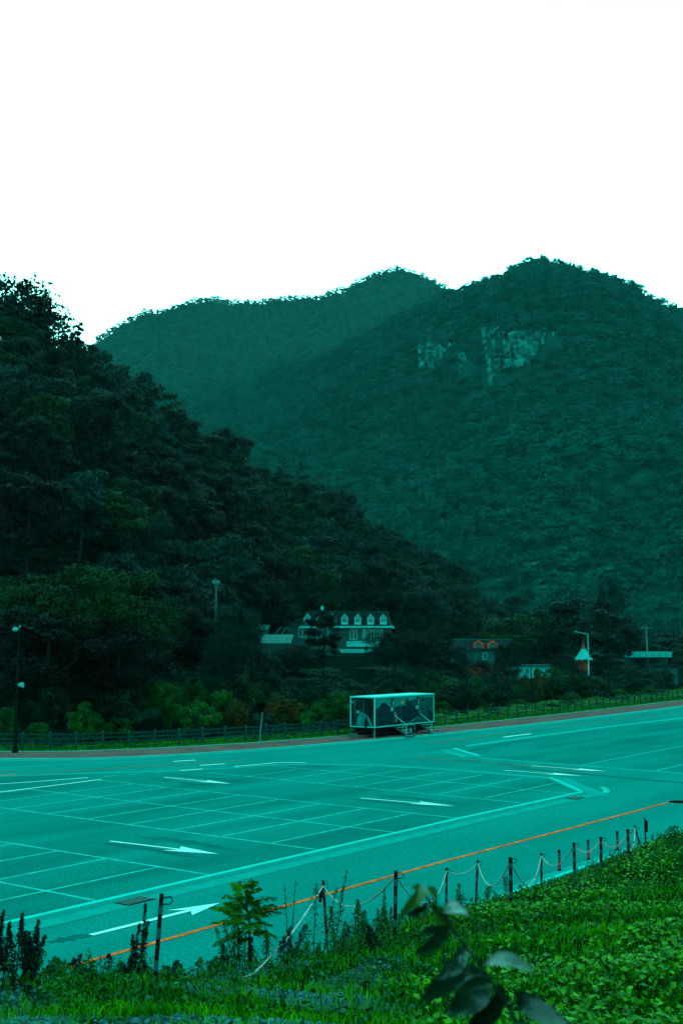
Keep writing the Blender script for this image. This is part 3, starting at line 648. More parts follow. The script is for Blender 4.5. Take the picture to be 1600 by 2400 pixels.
# bushes behind the fence
def shrub(kind, u, vtop, back, wpx, label, group=None):
    d = float(interp(u, FENCE_D)) + back; x = (u - 800) / F * d; z = ground_z(x, d) if back > 6 else 0.0
    top = HC + d * float(vtan(vtop)); s = wpx * d / F / 3.6; return bush(kind, (x, d, z), s, max(.25, (top - z) / 2.35), label, group)
for kind, u, vt, bk_, wpx, lab in [
    ('bright', 20, 1650, 3, 80, 'green bush behind the fence beside the tall lamp'), ('bright', 95, 1690, 3, 90, 'low green bush right of the tall lamp post'),
    ('bright', 208, 1640, 4, 110, 'brightest round green bush behind the fence'), ('bright', 280, 1680, 3, 90, 'low green bush touching the brightest round bush'),
    ('dark', 130, 1605, 9, 130, 'tall dark bush behind the low green ones'), ('dark', 300, 1615, 9, 150, 'tall dark bush under the black tree'),
    ('bright', 400, 1590, 9, 100, 'tall leafy bush in front of the black shade'), ('bright', 470, 1640, 4, 110, 'wide bright bush left of the thin signpost'),
    ('bright', 530, 1610, 7, 100, 'tall yellow green bush behind the thin signpost'), ('autumn', 560, 1640, 5, 80, 'bush with yellowing leaves by the thin signpost'),
    ('autumn', 668, 1625, 6, 110, 'larger bush with orange tinted leaves left of the trailer'), ('bright', 730, 1640, 4, 100, 'bush close to the front of the trailer'),
    ('dark', 620, 1665, 3, 90, 'low dark bush right of the thin signpost'), ('bright', 790, 1625, 8, 90, 'bush touching the trailer front'),
    ('dark', 830, 1590, 14, 140, 'dark bush rising over the trailer front'), ('dark', 930, 1585, 14, 130, 'dark bush rising over the trailer roof'),
    ('bright', 1000, 1600, 10, 80, 'green bush at the back end of the trailer'), ('bright', 1032, 1640, 3, 60, 'low bright bush between trailer and fence'),
    ('dark', 1075, 1600, 8, 110, 'dark bush behind the first young tree'), ('dark', 1150, 1605, 9, 110, 'dark bush behind the second young tree'),
    ('autumn', 1240, 1570, 12, 64, 'orange leaved shrub behind the rail fence'), ('dark', 1300, 1600, 11, 100, 'dark bush right of the orange leaved shrub'),
    ('dark', 1385, 1590, 16, 110, 'dark bush below the street lamp'), ('bright', 1500, 1605, 8, 70, 'low bright bush below the pale wall'),
    ('bright', 1140, 1645, 3, 50, 'low bright bush at the foot of the young trees'), ('dark', 1460, 1600, 16, 90, 'dark bush before the small green trees'),
    ('bright', 1210, 1636, 4, 60, 'small leafy clump under the orange shrub'), ('bright', 1330, 1620, 5, 60, 'small leafy clump behind the fence rails'),
    ('bright', 1440, 1612, 4, 60, 'small leafy clump near the end of the fence')]:
    shrub(kind, u, vt, bk_, wpx, lab)
for i in range(110):
    u = random.uniform(-60, 1640); k = random.choice(['dark', 'dark', 'dark', 'bright'])
    shrub(k, u, (1590 if u < 900 else 1585) + random.uniform(-25, 30), random.choice([random.uniform(13, 26), random.uniform(24, 60)]) if u < 1100 else random.uniform(13, 26), random.uniform(70, 130), 'dark bush in the thicket between fence and trees' if k == 'dark' else 'green bush in the thicket between fence and trees', 'bushes of the thicket behind the fence')
# ------------------------------------------------------------------ grass, ground cover, gravel stones
def blades(P, h, wd, r, m, name, lean=.35, loc_rot=True):
    n = len(P); a = r.uniform(0, 6.28, n); L = r.normal(0, lean, (n, 2)); hh = h * r.uniform(.5, 1.4, n); ww = wd * r.uniform(.7, 1.3, n)
    t = np.stack([np.cos(a), np.sin(a), np.zeros(n)], 1) * ww[:, None]
    mid = P + np.stack([L[:, 0] * hh * .35, L[:, 1] * hh * .35, hh * .6], 1); tip = P + np.stack([L[:, 0] * hh, L[:, 1] * hh, hh * (1 - .25 * np.hypot(L[:, 0], L[:, 1]))], 1)
    V = np.stack([P - t, P + t, mid + t * .8, mid - t * .8, tip], 1).reshape(-1, 3); b = np.arange(n)[:, None] * 5
    Fq = np.concatenate([b + np.array([[0, 1, 2]]), b + np.array([[0, 2, 3]]), b + np.array([[3, 2, 4]])], 0)
    return V, Fq
def bank_points(n, dens_fn, r, dmin=7.5, dmax=52, umin=-80, umax=1680):
    """points on the bank in view, thinned by a density function of lot coordinates"""
    d = 1 / r.uniform(1 / dmax, 1 / dmin, n) if False else np.sqrt(r.uniform(dmin ** 2, dmax ** 2, n)); u = r.uniform(umin, umax, n); x = (u - 800) / F * d
    q = np.stack([x, d], 1); b, a = q @ BV, q @ AV; k = (b > -16.95) & (r.random(n) < dens_fn(b, a, d)); x, d, b, a = x[k], d[k], b[k], a[k]
    return np.stack([x, d, bank_z(b, a)], 1)
def patch(b, a, s=1.9, seed=41): return vnoise(b / s + 9, a / s + 4, seed) * .65 + vnoise(b / s * 3.1, a / s * 3.1, seed + 1) * .35
def bare(b, a):
    """gravel shows through in the strip near the viewer on the flatter left part"""
    s = b + 17.2; return np.clip((patch(b, a) - .43) * 7, 0, 1)
def bare_zone(b, a):
    """0..1: where the gravel of the flat shoulder lies open"""
    s = b + 17.2; x = b * BV[0] + a * AV[0]; y = b * BV[1] + a * AV[1]; u = x / np.maximum(y, .1)
    return bare(b, a) * np.clip((s - 4.2) / 2, 0, 1) * np.clip((.10 - u) * 7, 0, 1) * np.clip((26 - y) / 4, 0, 1)
def dens_grass(b, a, d): return (1 - .80 * bare_zone(b, a)) * np.clip(14 / d, .3, 1) * np.clip((b + 17.0) / 1.6, .12, 1)
bk.data.polygons.foreach_set('material_index', (bare_zone(bc[:, 0] + .17, bc[:, 1] + .2) > .45).astype(np.int32))
r = np.random.default_rng(12)
P = bank_points(330000, dens_grass, r); V, Fq = blades(P, .11, .007, r, None, 'grass', .5); o = link('grass', mesh('grass', V, Fq, M['grass'])); o['kind'] = 'stuff'
P = bank_points(50000, lambda b, a, d: dens_grass(b, a, d) * (patch(b, a, 1.1, 77) > .55), r); V, Fq = blades(P, .20, .008, r, None, 'grass', .4); o = link('grass', mesh('grass', V, Fq, M['weed'])); o['kind'] = 'stuff'
def ground_leaves(P, lift, size, r, m, name, tilt=.5, aspect=.75):
    P = P + np.stack([np.zeros(len(P)), np.zeros(len(P)), r.uniform(.02, lift, len(P))], 1)
    V, Fq = leaf_quads(P, r.normal(size=(len(P), 3)) * tilt + np.array([0, 0, 1]), size, r, aspect); o = link(name, mesh(name, V, Fq, m)); o['kind'] = 'stuff'
def dens_cover(b, a, d):
    x = b * BV[0] + a * AV[0]; return np.clip((x / d - .04) * 9, 0, 1) * np.clip((patch(b, a, 2.6, 55) - .3) * 5, .05, 1) * np.clip(20 / d, .3, 1) * np.clip((b + 17.2 - 1.0) / 2, .1, 1)
P = bank_points(230000, dens_cover, r, 7.5, 48); ground_leaves(P, .18, .041, r, M['cover'], 'ground_cover', .6)
P = bank_points(40000, lambda b, a, d: dens_grass(b, a, d) * .6 + .05, r); ground_leaves(P, .16, .03, r, M['weed'], 'weeds', .8)
def dens_weed(b, a, d): s = b + 17.2; return np.clip(1.3 - np.abs(s - 6.0) / 3.2, 0, 1) * (1 - .8 * bare_zone(b, a)) * np.clip((34 - a) / 8, .12, 1) * np.clip(patch(b, a, 1.5, 66) * 2.2 - .5, .1, 1)
P = bank_points(20000, dens_weed, r, 7.5, 44); k_ = 26; h_ = r.uniform(.10, .36, len(P)); t_ = r.uniform(.1, 1, (len(P), k_)); a_ = r.uniform(0, 6.28, (len(P), k_)); q_ = r.uniform(.02, .10, (len(P), k_)) * (1.2 - t_)
Q = np.stack([P[:, :1] + np.cos(a_) * q_, P[:, 1:2] + np.sin(a_) * q_, P[:, 2:] + h_[:, None] * t_], -1).reshape(-1, 3); V, Fq = leaf_quads(Q, np.stack([np.cos(a_), np.sin(a_), a_ * 0 + .6], -1).reshape(-1, 3) + r.normal(size=(len(Q), 3)) * .4, .026, r, .4)
o = link('weeds', mesh('weeds', V, Fq, M['weed'])); o['kind'] = 'stuff'
# loose stones
P = bank_points(60000, lambda b, a, d: np.clip(bare_zone(b, a) * 1.2 + .02, 0, 1) * (d < 24), r, 7.5, 26); n = len(P)
oc = np.array([(1, 0, 0), (-1, 0, 0), (0, 1, 0), (0, -1, 0), (0, 0, 1), (0, 0, -1)], float); of = np.array([(0, 2, 4), (2, 1, 4), (1, 3, 4), (3, 0, 4), (2, 0, 5), (1, 2, 5), (3, 1, 5), (0, 3, 5)])
sc_ = (r.lognormal(-3.9, .45, n))[:, None, None]; V = (P[:, None, :] + oc[None] * sc_ * r.uniform(.6, 1.3, (n, 6, 1)) * np.array([1, 1, .6])).reshape(-1, 3)
o = link('gravel', mesh('gravel', V, (of[None] + (np.arange(n) * 6)[:, None, None]).reshape(-1, 3), M['stone'])); o['kind'] = 'stuff'
# verge along the far pavement: grass and leafy ground cover
def verge_points(n, t0, t1, r, umin=-60, umax=1680):
    B = np.array(spline(BACK, 1)); seg = np.linalg.norm(np.diff(B, axis=0), axis=1); cum = np.concatenate([[0], np.cumsum(seg)]); s = r.uniform(0, cum[-1], n)
    bx = np.interp(s, cum, B[:, 0]); ax = np.interp(s, cum, B[:, 1]); bx2 = np.interp(np.minimum(s + .5, cum[-1]), cum, B[:, 0]); ax2 = np.interp(np.minimum(s + .5, cum[-1]), cum, B[:, 1])
    t = np.stack([bx2 - bx, ax2 - ax], 1); t /= np.linalg.norm(t, axis=1, keepdims=True) + 1e-9; nn = np.stack([-t[:, 1], t[:, 0]], 1); off = r.uniform(t0, t1, n)
    b = bx + nn[:, 0] * off; a = ax + nn[:, 1] * off; x = b * BV[0] + a * AV[0]; y = b * BV[1] + a * AV[1]; u = 800 + F * x / np.maximum(y, 1)
    k = (u > umin) & (u < umax) & (y > 20); return x[k], y[k], off[k]
x, y, of_ = verge_points(90000, .08, 4.5, r); P = np.stack([x, y, .03 + .04 * np.sin(x * 1.3)], 1); V, Fq = blades(P, .28, .022, r, None, 'grass', .4); o = link('grass', mesh('grass', V, Fq, M['grass'])); o['kind'] = 'stuff'
x, y, of_ = verge_points(110000, 2.2, 9.0, r, 900); k = vnoise(x / 1.6, y / 1.6, 5) > .35; x, y = x[k], y[k]; P = np.stack([x, y, .1 + vnoise(x / 1.3, y / 1.3, 6) * 1.0 * r.uniform(.6, 1, len(x))], 1)
V, Fq = leaf_quads(P, r.normal(size=(len(P), 3)) * .6 + np.array([0, -.3, 1]), .10, r); o = link('undergrowth', mesh('undergrowth', V, Fq, M['cover'])); o['kind'] = 'stuff'
x, y, of_ = verge_points(100000, 1.2, 12, r, -60, 950); k = vnoise(x / 1.6, y / 1.6, 15) > .4; x, y = x[k], y[k]; P = np.stack([x, y, .1 + vnoise(x / 1.3, y / 1.3, 16) * .9 * r.uniform(.5, 1, len(x))], 1)
V, Fq = leaf_quads(P, r.normal(size=(len(P), 3)) * .6 + np.array([0, -.3, 1]), .09, r); o = link('undergrowth', mesh('undergrowth', V, Fq, M['leaf_bush_dark'])); o['kind'] = 'stuff'
# ------------------------------------------------------------------ rail fence along the pavement
fence = empty('rail_fence', (0, 0, 0), 0, 'long dark wooden rail fence along the brick pavement', 'fence')
B = np.array(BACK); nrm = []
fp = []
cum = np.concatenate([[0], np.cumsum(np.linalg.norm(np.diff(B, axis=0), axis=1))])
for s in np.arange(40, cum[-1] - 4, 1.95):
    b, a = np.interp(s, cum, B[:, 0]), np.interp(s, cum, B[:, 1]); b2, a2 = np.interp(s + .3, cum, B[:, 0]), np.interp(s + .3, cum, B[:, 1]); t = np.array([b2 - b, a2 - a]); t /= np.linalg.norm(t)
    p = W(b - t[1] * .75, a + t[0] * .75); u = 800 + F * p.x / p.y if p.y > 5 else -9999
    if -140 < u < 1720: fp.append(p)
pm = MB(); pm.tube([(0, 0, -.3), (0, 0, 1.33)], .075, 8); pm = mesh('post', pm.v, pm.f, M['wood'])
cm = MB(); cm.tube([(0, 0, 1.331), (0, 0, 1.36), (0, 0, 1.39)], [.085, .08, .03], 8); cm = mesh('post_cap', cm.v, cm.f, M['wood_cap'])
rm = MB(); rm.tube([(0, 0, 0), (1, 0, 0)], .042, 6); rm = mesh('rail', rm.v, rm.f, M['wood'])
for i, p in enumerate(fp):
    o = link('post', pm, fence); o.location = p; c = link('post_cap', cm, o)
    if i + 1 < len(fp):
        q = fp[i + 1]; d = q - p
        for z in (.32, .62, .92, 1.22):
            o = link('rail', rm, fence); o.location = p + Vector((0, 0, z)); o.rotation_euler = (0, 0, math.atan2(d.y, d.x)); o.scale = (d.length, 1, 1)
# ------------------------------------------------------------------ poles and lamps
def pole_at(u, v): p = G(u, v, .12); return Vector(p)
p = pole_at(36, 1764); h = (1764 - 1478) * p.y / F
e = empty('street_lamp', p, 0, 'tall dark lamp post with a floodlight and a loudspeaker by the fence', 'street lamp')
m_ = MB(); m_.tube([(0, 0, 0), (0, 0, 1.2), (0, 0, h)], [.16, .13, .07], 10); m_.build('pole', M['dark_steel'], e)
m_ = MB(); m_.tube([(0, 0, 0), (0, 0, .25)], [.22, .2], 10); m_.build('base', M['dark_steel'], e)
m_ = MB(); m_.tube([(0, 0, h - .12), (-.2, 0, h - .1), (-.42, 0, h - .12)], [.08, .16, .10], 10); m_.tube([(.05, 0, h), (.05, 0, h + .2)], .05, 6); m_.build('lamp_head', M['white'], e)
m_ = MB(); z = (1764 - 1610) * p.y / F; m_.tube([(.08, 0, z), (.2, -.05, z), (.42, -.12, z + .02)], [.08, .14, .2], 10); m_.build('loudspeaker', M['white'], e)
p = G(607, 1748, .1); e = empty('signpost', p, 0, 'thin leaning steel signpost between pavement and fence', 'signpost'); hh = 76 * p[1] / F
m_ = MB(); m_.tube([(0, 0, -.2), (.13, 0, hh * .6), (.22, 0, hh)], .045, 8); m_.build('pole', M['pale_steel'], e); m_ = MB(); m_.box(.19, .26, -.15, .15, hh * .72, hh * .97); m_.build('sign_plate', M['steel'], e)
d = 190; p = atd(1378, 1560, d); e = empty('street_lamp', (p[0], d, p[2] - 2), 0, 'pale street lamp with one bent arm before the round tree', 'street lamp'); k = d / F
m_ = MB(); m_.tube([(0, 0, 0), (0, 0, 2), (0, 0, 2 + 72 * k)], [.12, .1, .07], 8); m_.build('pole', M['frame_white'], e)
m_ = MB(); m_.tube([(0, 0, 2 + 72 * k), (-.3, 0, 2 + 73.5 * k), (-24 * k, 0, 2 + 77.5 * k)], [.07, .06, .05], 8); m_.build('arm', M['frame_white'], e)
m_ = MB(); m_.tube([(-23.5 * k, 0, 2 + 77.4 * k), (-26 * k, 0, 2 + 78 * k), (-29.5 * k, 0, 2 + 78.2 * k)], [.08, .16, .09], 8); m_.build('lamp_head', M['white'], e)
def utility(u, v0, v1, d, arms, label, mt='pale_steel', rw_=1.0):
    p = atd(u, v1, d); k = d / F; h = (v1 - v0) * k; e = empty('utility_pole', (p[0], d, p[2]), 0, label, 'utility pole')
    m_ = MB(); m_.tube([(0, 0, -3), (0, 0, h)], [.2 * rw_, .13 * rw_], 8); m_.build('pole', M[mt], e)
    for dz, wv in arms:
        m_ = MB(); m_.box(-wv, wv, -.07, .07, h - dz - .07, h - dz + .07); a = m_.build('crossarm', M[mt], e)
        m_ = MB()
        for sx in (-.9, -.35, .35, .9): m_.tube([(sx * wv, 0, h - dz + .07), (sx * wv, 0, h - dz + .32)], [.07, .04], 6)
        m_.build('insulator', M['white'], a)
    return e
utility(506, 1357, 1425, 125, [(.5, .35)], 'plain wooden power pole sticking out of the hillside trees', 'steel', .6)
utility(1457, 1447, 1498, 260, [(1.6, .5)], 'slim pale utility pole beside the round dark tree')
utility(1515, 1466, 1524, 255, [(.6, 1.15)], 'pale utility pole with a wide crossarm above the white wall')
def wire(p, q, sag, label):
    pts = [Vector(p).lerp(Vector(q), t / 12) - Vector((0, 0, sag * 4 * (t / 12) * (1 - t / 12))) for t in range(13)]
    m_ = MB(); m_.tube(pts, .02, 4, False); tag(m_.build('power_line', M['dark_steel']), label, 'cable')
wire(atd(506, 1360, 125), atd(-120, 1330, 165), 2.0, 'thin power line running across the dark hillside from the wooden pole')
wire(atd(1457, 1452, 260), atd(1515, 1472, 255), .5, 'short thin cable between the two pale utility poles')
# ------------------------------------------------------------------ the mural trailer
tz = .12; N0 = np.array([2.62, 93.3]); te = empty('trailer', (N0[0], N0[1], tz), ANG, 'white framed mural trailer with two flights of steps on the pavement', 'trailer')
L_, Wd, z0, z1 = 8.8, 2.4, .82, 3.2            # local x along the side (to the back), local y across (away from the viewer)
m_ = MB(); m_.box(.05, L_ - .05, .05, Wd - .05, z0 + .04, z1 - .06); m_.build('body', M['mural_dark'], te)
m_ = MB(); m_.box(-.03, L_ + .03, -.03, Wd + .03, z1 - .07, z1 + .03); m_.build('roof', M['frame_white'], te)
for x0, y0 in ((0, 0), (L_ - .075, 0), (0, Wd - .075), (L_ - .075, Wd - .075)):
    m_ = MB(); m_.box(x0 - .005, x0 + .08, y0 - .005, y0 + .08, z0, z1 - .07); m_.build('corner_post', M['frame_white'], te)
m_ = MB(); m_.box(.085, L_ - .085, -.004, .06, z0, z0 + .08); m_.build('sill', M['frame_white'], te)
m_ = MB(); m_.box(-.004, .06, .085, Wd - .085, z0, z0 + .08); m_.build('sill', M['frame_white'], te)
def side_panel(name, pts, off, m):     # printed film on the long side: pts in fractions (x along, z up)
    P = [(.085 + p[0] * (L_ - .17), p[1]) for p in pts]; zs = lambda q: z0 + .1 + q * (z1 - z0 - .17)
    vs = [(x, .05 - off, zs(q)) for x, q in P]; fs = [tuple(t) for t in poly_tri(P)]; me = mesh(name, vs, fs, m)
    if me.polygons[0].normal.y > 0: me.flip_normals()
    return link(name, me, te)
side_panel('mural_sky', [(0, 0), (1, 0), (1, 1), (0, 1)], .004, M['mural_sky'])
side_panel('mural_mountain', [(0, 0), (.52, 0), (.52, .66), (.4, .66), (.32, .63), (.26, .62), (.22, .70), (.17, .80), (.14, .82), (.11, .81), (.08, .70), (.05, .64), (0, .60)], .007, M['mural_dark'])
side_panel('mural_town', [(.52, 0), (1, 0), (1, .9), (.8, .93), (.62, .86), (.52, .8)], .008, M['mural_town'])
side_panel('mural_mountain', [(.3, .02), (.55, 0), (.74, .2), (.8, .42), (.7, .52), (.6, .72), (.535, .95), (.52, .9), (.5, .55), (.36, .45)], .011, M['mural_dark'])
side_panel('mural_mountain', [(.86, 0), (1, 0), (1, .36), (.93, .42), (.88, .25)], .0105, M['mural_dark'])
side_panel('mural_road', [(.55, .01), (.6, .03), (.74, .2), (.7, .2), (.58, .06)], .013, M['mural_road'])
side_panel('mural_figure', [(.33, .1), (.37, .1), (.372, .38), (.35, .44), (.335, .36)], .014, M['mural_red'])
side_panel('mural_emblem', [(.432, .74), (.48, .74), (.487, .80), (.455, .86), (.428, .80)], .014, M['mural_yellow'])
for x in (2.75, 6.5):
    m_ = MB()
    for a0, a1, q0, q1 in ((x, x + .04, z0 + .12, z1 - .35), (x + .96, x + 1.0, z0 + .12, z1 - .35), (x, x + 1.0, z1 - .35, z1 - .31)): m_.box(a0, a1, .018, .034, q0, q1)
    dr = m_.build('door', M['steel'], te)
    m_ = MB(); m_.box(x + .06, x + .1, -.02, .018, 1.75, 1.95); m_.build('handle', M['frame_white'], dr)
    m_ = MB(); m_.box(x - .34, x - .12, -.05, .03, z1 - .78, z1 - .16); o = m_.build('wall_lamp', M['black'], te)
    m_ = MB(); m_.box(x - .30, x - .16, -.056, -.0505, z1 - .72, z1 - .36); m_.build('lens', M['white'], o)
    m_ = MB(); m_.box(x - .5, x - .14, -.012, .02, 2.02, 2.32); m_.build('sign_plate', M['white'], te)
for x in (2.75, 6.5):      # steps and rail
    s_ = empty('steps', (0, 0, 0)); s_.parent = te
    for i in range(4):
        m_ = MB(); y = -.12 - .3 * i; m_.box(x + .1, x + 1.15, y - .27, y, z0 - .14 - .21 * i, z0 - .09 - .21 * i); m_.build('tread', M['pale_steel'], s_)
    m_ = MB(); m_.bar((x + .08, -.05, z0 - .1), (x + .08, -1.3, .02), .05, .12); m_.bar((x + 1.17, -.05, z0 - .1), (x + 1.17, -1.3, .02), .05, .12); m_.build('stringer', M['steel'], s_)
    m_ = MB(); m_.tube([(x + .05, .0, z0 + .85), (x + .05, -1.15, z0 + .12)], .032, 6); m_.tube([(x + .05, -1.15, z0 + .12), (x + .05, -1.15, .05)], .025, 6); m_.build('handrail', M['frame_white'], s_)
# front end: door and sign, printed road
def front_panel(name, pts, off, m):
    P = [(Wd - .085 - p[0] * (Wd - .17), p[1]) for p in pts]; zs = lambda q: z0 + .1 + q * (z1 - z0 - .17); vs = [(.05 - off, y, zs(q)) for y, q in P]; me = mesh(name, vs, [tuple(t) for t in poly_tri(P)], m)
    if me.polygons[0].normal.x > 0: me.flip_normals()
    return link(name, me, te)
front_panel('mural_forest', [(0, 0), (1, 0), (1, 1), (0, 1)], .004, M['mural_front'])
front_panel('mural_road', [(.2, .02), (.62, .02), (.62, .42), (.42, .5), (.28, .3)], .008, M['mural_road'])
front_panel('mural_road', [(.66, .42), (.8, .28), (.95, .0), (.82, .0), (.75, .16), (.64, .34)], .008, M['mural_road'])
m_ = MB()
for y0_, y1_, q0, q1 in ((1.9, 1.94, z0 + .12, z1 - .32), (1.1, 1.14, z0 + .12, z1 - .32), (1.1, 1.94, z1 - .32, z1 - .28)): m_.box(.012, .036, y0_, y1_, q0, q1)
m_.build('door', M['steel'], te)
m_ = MB(); m_.box(-.02, .02, 1.5, 1.75, 1.9, 2.12); m_.build('sign_plate', M['white'], te)
m_ = MB(); m_.box(-.06, .02, .78, .95, z0 - .2, z0 + .65); m_.build('drain_pipe', M['black'], te)
m_ = MB(); m_.tube([(.0, 2.15, z1 - .42), (-.06, 2.15, z1 - .42)], .09, 10); m_.build('wall_lamp', M['white'], te)
m_ = MB(); m_.box(.1, L_ - .1, .25, .4, z0 - .25, z0 - .002); m_.box(.1, L_ - .1, Wd - .4, Wd - .25, z0 - .25, z0 - .002); m_.box(.3, 2.0, .4, Wd - .4, z0 - .45, z0 - .05); m_.box(.4, L_ - .4, .44, Wd - .44, .17, z0 - .02); m_.build('chassis_and_shade', M['black'], te)  # chassis rails, plus a low black block added between them as underside shade
m_ = MB(); m_.bar((-1.3, Wd / 2, z0 - .33), (.2, .6, z0 - .2), .1); m_.bar((-1.3, Wd / 2, z0 - .33), (.2, Wd - .6, z0 - .2), .1); m_.build('tow_bar', M['black'], te)
m_ = MB(); m_.box(-1.55, -1.05, .9, 1.5, .12, .38); m_.build('hitch_box', M['steel'], te)
for x, y in ((.25, .2), (.25, Wd - .3), (L_ - .4, .25)):
    m_ = MB(); m_.box(x, x + .1, y, y + .1, .06, z0 - .05); m_.box(x - .08, x + .18, y - .08, y + .18, 0, .06); m_.build('jack_leg', M['pale_steel'], te)
for x in (4.5, 5.35):
    for y in (.12, Wd - .42):
        m_ = MB(); m_.tube([(x, y, .36), (x, y + .3, .36)], .36, 18); wh = m_.build('wheel', M['rubber'], te)
        m_ = MB(); m_.tube([(x, y - .015, .36), (x, y - .005, .36)], .2, 14); m_.build('rim', M['pale_steel'], wh)
m_ = MB(); m_.tube([(3.99, .05, .3), (3.98, .05, .62), (4.2, .05, .78), (4.9, .05, .8), (5.6, .05, .78), (5.82, .05, .62), (5.85, .05, .3)], .05, 6); m_.build('mudguard', M['pale_steel'], te)
# ------------------------------------------------------------------ mansard house on the slope
D0 = 186.; kx = D0 / F
def hx(u): return (u - 800) * kx
def hz(v): return HC + D0 * float(vtan(v))
he = empty('house', (hx(815), D0, hz(1522)), R(-4), 'two storey house with black mansard roof and white gabled dormers', 'house'); ox, oz = hx(815), hz(1522)
X = lambda u: hx(u) - ox
Z = lambda v: hz(v) - oz
dep = 9.0
m_ = MB(); m_.box(X(672), X(912), 0, dep, -3, Z(1471)); m_.build('wall', M['wall_green'], he)
m_ = MB(); m_.box(X(700), X(920), -.55, dep + .4, Z(1472), Z(1467)); m_.build('cornice', M['wall_white'], he)
x0, x1, zt, zb_ = X(704), X(916), Z(1435), Z(1467); s_ = .75
rf = MB(); rf.add([(x0, -.2, zb_), (x1, -.2, zb_), (x1, dep, zb_), (x0, dep, zb_), (x0 + s_, s_, zt), (x1 - s_, s_, zt), (x1 - s_, dep - s_, zt), (x0 + s_, dep - s_, zt)], [(0, 1, 5, 4), (1, 2, 6, 5), (2, 3, 7, 6), (3, 0, 4, 7), (4, 5, 6, 7)]); roof = rf.build('roof', M['roof_dark'], he)
m_ = MB(); m_.box(x0 + s_ - .15, x1 - s_ + .15, s_ - .15, dep - s_ + .15, zt + .002, zt + .14); m_.build('roof_trim', M['wall_green'], roof)
sh = mesh('shingle', [(-.17, 0, 0), (.17, 0, 0), (.17, .0, .3), (-.17, .0, .3), (-.17, -.04, 0), (.17, -.04, 0)], [(0, 3, 2, 1), (4, 5, 2, 3), (0, 1, 5, 4)], M['roof_dark'])
for i, u in enumerate([720.5, 749.5, 778.5, 807.5, 838, 868, 897.5]):
    c = X(u); wv = .52; b0, b1, tp = Z(1464), Z(1450), Z(1439.5); dm = link('dormer', None, roof)
    me = MB(); me.add([(c - wv, -.42, b0), (c + wv, -.42, b0), (c + wv, -.42, b1), (c, -.42, tp), (c - wv, -.42, b1), (c - wv, 1.1, b0), (c + wv, 1.1, b0), (c + wv, 1.1, b1), (c, 1.1, tp), (c - wv, 1.1, b1)],
           [(0, 1, 2, 3, 4), (1, 6, 7, 2), (0, 4, 9, 5), (2, 7, 8, 3), (3, 8, 9, 4)]); dm.name = 'tmp'; bpy.data.objects.remove(dm); dm = me.build('dormer', M['frame_white'], he)
    m_ = MB(); wz = b0 + .38
    m_.add([(c - .34, -.432, wz), (c - .03, -.432, wz), (c - .03, -.432, b1 + .05), (c - .34, -.432, b1 - .02)], [(0, 1, 2, 3)]); m_.add([(c + .03, -.432, wz), (c + .34, -.432, wz), (c + .34, -.432, b1 - .02), (c + .03, -.432, b1 + .05)], [(0, 1, 2, 3)])
    m_.add([(c - .2, -.432, b1 + .12), (c + .2, -.432, b1 + .12), (c, -.432, tp - .22)], [(0, 1, 2)]); m_.build('pane', M['glass'], dm)
    m_ = MB(); m_.add([(c - wv - .1, -.5, b1 - .08), (c, -.5, tp + .02), (c, -.5, tp + .12), (c - wv - .1, -.5, b1 + .02), (c - wv - .1, 1.1, b1 - .08), (c, 1.1, tp + .02), (c, 1.1, tp + .12), (c - wv - .1, 1.1, b1 + .02)], [(0, 1, 2, 3), (3, 2, 6, 7), (0, 4, 5, 1)])
    m_.add([(c + wv + .1, -.5, b1 - .08), (c, -.5, tp + .021), (c, -.5, tp + .121), (c + wv + .1, -.5, b1 + .02), (c + wv + .1, 1.1, b1 - .08), (c, 1.1, tp + .021), (c, 1.1, tp + .121), (c + wv + .1, 1.1, b1 + .02)], [(1, 0, 3, 2), (2, 3, 7, 6), (4, 0, 1, 5)]); m_.build('gable_roof', M['wall_white'], dm)
def house_window(par, xa, xb, za, zb2, y=-.06, curtain=True, nm=2, fr=.09):
    f = MB(); f.box(xa, xb, y, y + .06 - .002, za, za + fr); f.box(xa, xb, y, y + .058, zb2 - fr, zb2)
    for i in range(nm + 1): xx_ = xa + (xb - xa - fr) * i / nm; f.box(xx_, xx_ + fr, y - .004, y + .058, za + fr, zb2 - fr)
    w_ = f.build('window', M['frame_white'], par)
    for i in range(nm):
        a_, b_ = xa + (xb - xa - fr) * i / nm + fr, xa + (xb - xa - fr) * (i + 1) / nm
        m_ = MB(); m_.box(a_, b_, y + .03, y + .05, za + fr, zb2 - fr); m_.build('pane', M['curtain'] if curtain and i % 2 == 0 else M['glass'], w_)
house_window(he, X(699), X(718), Z(1494), Z(1472.5), curtain=False, fr=.11)
house_window(he, X(819), X(837), Z(1499), Z(1474.5))
house_window(he, X(848.5), X(857), Z(1499), Z(1475), nm=2)
house_window(he, X(860), X(884), Z(1500), Z(1475.5), nm=3)
house_window(he, X(888), X(896), Z(1498), Z(1476), nm=1)
house_window(he, X(742), X(770), Z(1498), Z(1474.5), nm=3)
m_ = MB(); m_.box(X(812), X(888), -.7, -.08, Z(1516), Z(1502.5)); m_.build('terrace', M['wall_white'], he)
m_ = MB(); m_.box(X(790), X(880), -1.6, -.75, Z(1530), Z(1521)); m_.build('retaining_wall', M['wall_white'], he)
st = MB(); n = 9
for i in range(n): st.box(X(669) + (X(700) - X(669)) * i / n, X(669) + (X(700) - X(669)) * (i + 1) / n, -1.4, -.3, Z(1488) + (Z(1464) - Z(1488)) * (i + .6) / n, Z(1488) + (Z(1464) - Z(1488)) * (i + 1) / n)
st.build('stairs', M['pale_wall'], he)
m_ = MB()
